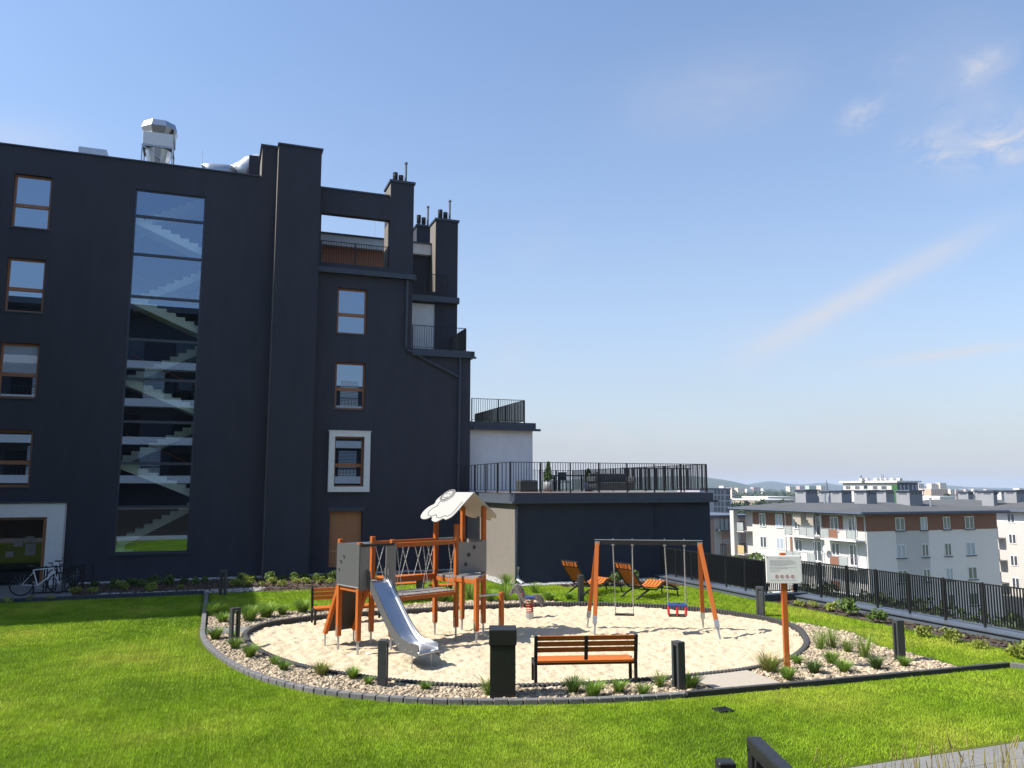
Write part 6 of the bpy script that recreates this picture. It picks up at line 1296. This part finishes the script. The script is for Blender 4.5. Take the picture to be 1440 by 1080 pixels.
for s, e, t, bt, mm in ((1006, 1024, 726, 744, 'frosted_balcony'), (1027, 1039, 733, 745, 'amber_panel'), (1006, 1013, 764, 780, 'b_cream'), (1029, 1040, 764, 775, 'b_brown')):
    z0, z1 = PY(1020, bt, Yb).z, PY(1020, t, Yb).z; a, c = PY(s, 750, Yb).x, PY(e, 750, Yb).x; bal = MB().box(a, c, Yb - 1.2, Yb - .04, z0 - .2, z0).build('balcony', M['b_slate'], fl); MB().box(a, c, Yb - 1.2, Yb - 1.14, z0 + .02, z0 + (z1 - z0) * .8).build('rail_panel', M[mm], bal)
    b = MB()
    for k in range(4): xx = a + (c - a) * k / 3; b.box(xx - .04, xx + .04, Yb - 1.26, Yb - 1.2, z0, z1)
    b.box(a, c, Yb - 1.26, Yb - 1.2, z1 - .05, z1 + .03); b.build('balcony_rail', M['dark_metal'], bal)

# violet-grey slab block
p = PD(1028, 720, 270); Yv = p.y; x1 = p.x; x0 = PY(985, 720, Yv).x; zt_v = PY(1015, 688.5, Yv).z; vb = thing('slab_block', 'violet-grey residential slab block rising behind the dark wing', 'building', ((x0 + x1) / 2, Yv + 8, -16)); MB().box(x0, x1, Yv, Yv + 14, -20, zt_v).build('wall', M['b_violet'], vb); MB().box(x0 - .2, x1 + .2, Yv - .2, Yv + 14.2, zt_v, zt_v + .5).build('roof', M['b_slate'], vb)
for r in range(5):
    for px in (1006, 1011, 1016, 1022, 1025): q = PY(px, 692 + r * 8.2, Yv); MB().box(q.x - .5, q.x + .5, Yv - .05, Yv, q.z - .75, q.z + .75).build('window', M['t_window'], vb)

# white block with a green stripe
p = PD(1262, 690, 185); X3, Y3 = p.x, p.y; zt3 = PX(1255, 678.5, X3).z; yF3 = PX(1186, 690, X3).y; xR3 = PY(1291, 690, Y3).x
gb = thing('apartment_block', 'white apartment block with a green corner stripe and a row of roof vents', 'building', (X3 + 3, Y3 + 8, -15)); MB().box(X3, xR3, Y3, yF3, -18, zt3).build('wall', M['b_white'], gb); MB().box(X3 + .1, xR3, Y3 - .1, Y3 - .001, -18, zt3).build('wall', M['b_slate'], gb); MB().box(X3 - .1, X3 - .001, Y3 - .1, PX(1254.5, 690, X3).y, -18, zt3 - .6).build('stripe', M['b_green'], gb)
r3 = MB().box(X3 - .6, xR3 + .6, Y3 - .6, yF3 + .6, zt3, zt3 + .4).build('roof', M['b_grey'], gb)
for px in (1212, 1219.5, 1232.5, 1238.5, 1245.5, 1255.5, 1265): q = PD(px, 677, 194); MB().box(q.x - .4, q.x + .4, q.y - .5, q.y + .5, zt3 + .3, PD(px, 672.3, 194).z).build('vent', M['b_white'], r3)
b = MB(); q = PD(1211, 672, 194); b.tube(q, q + Vector((0, 0, .6)), .15, 6); q = PD(1240, 672, 194); b.tube(q, q + Vector((0, 0, 1.0)), .06, 5); b.tube(q + Vector((.6, 0, 0)), q + Vector((.6, 0, .7)), .06, 5); b.build('antenna', M['b_slate'], r3)
for (s, e) in ((1190, 1193), (1193.5, 1196), (1203, 1206), (1206.5, 1209), (1215, 1220), (1228, 1234), (1240, 1247)):
    for zc in (685.5, 697): MB().box(X3 - .05, X3, PX(e, 690, X3).y, PX(s, 690, X3).y, PX(1220, zc + 2.2, X3).z, PX(1220, zc - 2.0, X3).z).build('window', M['t_window'], gb)
for px in (1266, 1271, 1277, 1283, 1288): a, c = PY(px - .9, 685, Y3), PY(px + .9, 687, Y3); MB().box(a.x, c.x, Y3 - .13, Y3 - .1, c.z - .5, a.z + .5).build('window', M['glass_far'], gb)

# ------------------------------------------------------------------ the town in the distance, each block a building
GZ = -22
def town(px0, px1, pyt, D, m, label, windows=True, dep=14, name='distant_block', base=None):
    a, c = PD(px0, pyt, D), PD(px1, pyt, D); w = (Vector((c.x, c.y)) - Vector((a.x, a.y))).length; mid = (a + c) / 2; rz = YAW - math.pi / 2 + R(14); t = thing(name, label, 'building', (mid.x, mid.y, GZ), rz); h = a.z - GZ
    MB().box(-w / 2, w / 2, 0, dep, -2, h).build('wall', m, t, local=True); MB().box(-w / 2 - .3, w / 2 + .3, -.3, dep + .3, h, h + .8).build('roof', M['t_white'] if m != M['t_white'] else M['b_grey'], t, local=True)
    if windows:
        b = MB(); n = max(2, int(w / 4.5)); 
        for i in range(n):
            for z in np.arange(h - 2.5, max(h - 16, 3), -3.0): x = -w / 2 + w * (i + .5) / n; b.box(x - .9, x + .9, -.06, 0, z - .7, z + .7)
        o = b.build('windows', M['t_window'], t, local=True)
    return t
for a in ((1037, 1048, 686.5, 1700, M['t_cream'], 'cream tower block over the rooftops below the hills'), (1059, 1070, 685.5, 1800, M['t_rose'], 'pinkish tower block right of the cream one below the hills'), (1050, 1059, 688, 1750, M['t_white'], 'low white block between the cream and the pinkish tower'), (1073, 1079, 687.5, 1900, M['t_white'], 'small white block right of the pinkish tower'),
          (1029, 1032.5, 687, 900, M['t_cream'], 'narrow cream gable just right of the violet slab block'), (1017, 1027, 684, 1200, M['t_white'], 'white block peeping over the violet slab block'), (1110, 1119, 684.5, 1600, M['t_cream'], 'cream tower above the grey chimneys of the white block'), (1124, 1134, 684, 1750, M['t_rose'], 'rose tower above the grey chimneys of the white block'), (1137, 1149, 683.5, 1650, M['t_mint'], 'pale mint tower near the church spire'), (1154, 1161, 683.5, 1500, M['t_cream'], 'cream tower directly beside the church spire'),
          (1291, 1300, 680.5, 1700, M['t_cream'], 'tall cream tower just right of the green-striped block'), (1309, 1319, 680.5, 1650, M['t_cream'], 'tall cream tower, left one of the close pair'), (1321, 1331.5, 679.5, 1650, M['t_cream'], 'tall cream tower, right one of the close pair'), (1297, 1307, 688, 1200, M['t_cream'], 'pale block at the left end of the long peach block'), (1307, 1335, 688, 1150, M['t_peach'], 'long peach-coloured block below the pair of cream towers'), (1336, 1343, 688.5, 1300, M['t_cream'], 'cream block between the peach and the rose blocks'), (1343, 1356, 689, 1350, M['t_rose'], 'rose-coloured block right of the peach one'),
          (1357, 1366, 688.5, 1500, M['t_cream'], 'pale block behind the left roof vents of the right-hand block'), (1368, 1384, 688, 1700, M['t_white'], 'white block on the skyline above the right-hand block'), (1386, 1398, 688.5, 1800, M['t_cream'], 'low cream block on the skyline, farthest right but one'), (1432, 1446, 687, 1500, M['t_white'], 'white block on the skyline at the right edge')):
    town(*a)
for px0, px1, pyt, D, m, lb in ((1072, 1120, 704, 520, M['t_brown'], 'long low brownish hall with a flat roof before the town'), (1078, 1120, 700, 640, M['t_cream'], 'long low cream hall behind the brownish one'), (1320, 1345, 700, 420, M['t_white'], 'white flat hall between the two apartment block roofs'), (1300, 1318, 705, 380, M['b_grey'], 'low grey shed left of the white hall')): town(px0, px1, pyt, D, m, lb, False, 40, 'hall')
for i, (px, py, w, c) in enumerate(((1034, 703, 7, 't_white'), (1039, 706, 6, 't_cream'), (1044, 702, 8, 't_white'), (1049, 705, 7, 't_red'), (1054, 707, 8, 't_white'), (1060, 706, 7, 't_cream'), (1065, 703, 6, 't_red'), (1069, 709, 5, 't_white'))):
    D = 620 + 40 * (i % 3); q = PD(px, py, D); wd = w * D / F; t = thing('small_house', f'{ORD[i]} small gabled house counted from the violet slab block, {"red" if c == "t_red" else "pale"} walled', 'house', (q.x, q.y, GZ), YAW + R(20 * (i % 3))); h = q.z - GZ
    MB().box(-wd / 2, wd / 2, -5, 5, 0, h - 2.6).build('wall', M[c], t, local=True); MB().prism([(-wd / 2 - .4, -5.4, h - 2.6), (wd / 2 + .4, -5.4, h - 2.6), (0, -5.4, h + .4)], (0, 10.8, 0)).build('roof', M['t_red'] if i % 2 else M['b_slate'], t, local=True)
q = PD(1162, 674, 1300); t = thing('church', 'church with a thin dark spire on the skyline', 'church', (q.x, q.y, GZ), YAW); b = MB(); b.box(-3, 3, -3, 3, 0, 20); b.build('tower', M['t_cream'], t, local=True); b = MB(); b.tube((0, 0, 20), (0, 0, q.z - GZ), 3.0, 8, .15); b.build('spire', M['b_slate'], t, local=True); MB().box(-4, 4, 3, 22, 0, 11).build('nave', M['t_cream'], t, local=True)

# far-off woods: one mass of tree crowns between the blocks
rg = np.random.default_rng(31); cs = []
for k in range(760):
    px = rg.uniform(900, 1560) if k % 2 else rg.uniform(1005, 1130); D = rg.uniform(280, 1000) if k % 3 == 0 else rg.uniform(900, 2300); q = PD(px, 690, D); gz = terr(q.x, q.y) - 1; r = rg.uniform(3, 6.5) * (1.5 if D > 900 else 1); hh = rg.uniform(6, 13) * (1.4 if D > 900 else 1); cx, cy = q.x, q.y
    u = rg.normal(size=(46, 3)); u /= np.linalg.norm(u, axis=1)[:, None]; cs.append(np.array([cx, cy, gz + hh * .55]) + u * np.array([r, r, hh * .5]) * rg.uniform(.6, 1.0, (46, 1)))
o = leaf_obj('woods', np.concatenate(cs), 1.9, M['foliage_far'], None, 3); o['kind'] = 'stuff'; o['label'] = 'far-off woods between the houses'
q = PD(1329, 696, 500); tree('round_tree', 'round dark tree in front of the long peach block', 'tree', q.x, q.y, -18, q.z + 18 + 2, 4.5, 77, M['foliage_far'], 1200, 1.0, None, .45)

# hills
def hills(prof, D, dep, seed):
    P = smooth_line([(x, y, 0) for x, y in prof], 6); vs = []; fs = []; rows_ = [(-dep * .5, 0.0), (-dep * .3, .35), (-dep * .14, .75), (0, 1.0), (dep * .2, .7), (dep * .5, 0)]
    for p in P:
        top = PD(p.x, p.y, D); f = Vector((top.x, top.y, 0)).normalized()
        for dd, k in rows_: v = top + f * dd; vs.append((v.x, v.y, -25 + (top.z + 25) * k + noise.noise(Vector((v.x / 160, v.y / 160, seed))) * 3 * (0.2 + k)))
    m = len(rows_)
    for i in range(len(P) - 1):
        for k in range(m - 1): fs.append((i * m + k, (i + 1) * m + k, (i + 1) * m + k + 1, i * m + k + 1))
    struct(MB().add(vs, fs).build('hills', M['hill'], smooth=True))
hills([(760, 676), (880, 672), (960, 670), (1005, 673), (1030, 676.5), (1052, 682), (1075, 687), (1095, 691)], 3000, 1000, 1)
hills([(880, 682), (980, 681), (1040, 682), (1062, 679.2), (1085, 677), (1108, 679.8), (1130, 681.2), (1158, 679), (1182, 682.2), (1230, 684), (1290, 683.5), (1335, 683), (1370, 685), (1440, 686.5), (1540, 686), (1620, 684)], 4800, 1300, 2)

# the air of the valley
b = MB(); b.box(-6400, 6400, -6400, 6400, -34, 62); hz = b.build('haze', M['t_white'], origin=(0, 0, -34)); hz['kind'] = 'stuff'
m = bpy.data.materials.new('haze'); m.use_nodes = True; t = m.node_tree; t.nodes.clear(); o = t.nodes.new('ShaderNodeOutputMaterial'); v = t.nodes.new('ShaderNodeVolumePrincipled'); v.inputs['Color'].default_value = (0.66, 0.79, 1.0, 1); v.inputs['Density'].default_value = HAZE; v.inputs['Anisotropy'].default_value = 0.0; t.links.new(v.outputs[0], o.inputs['Volume']); hz.data.materials[0] = m
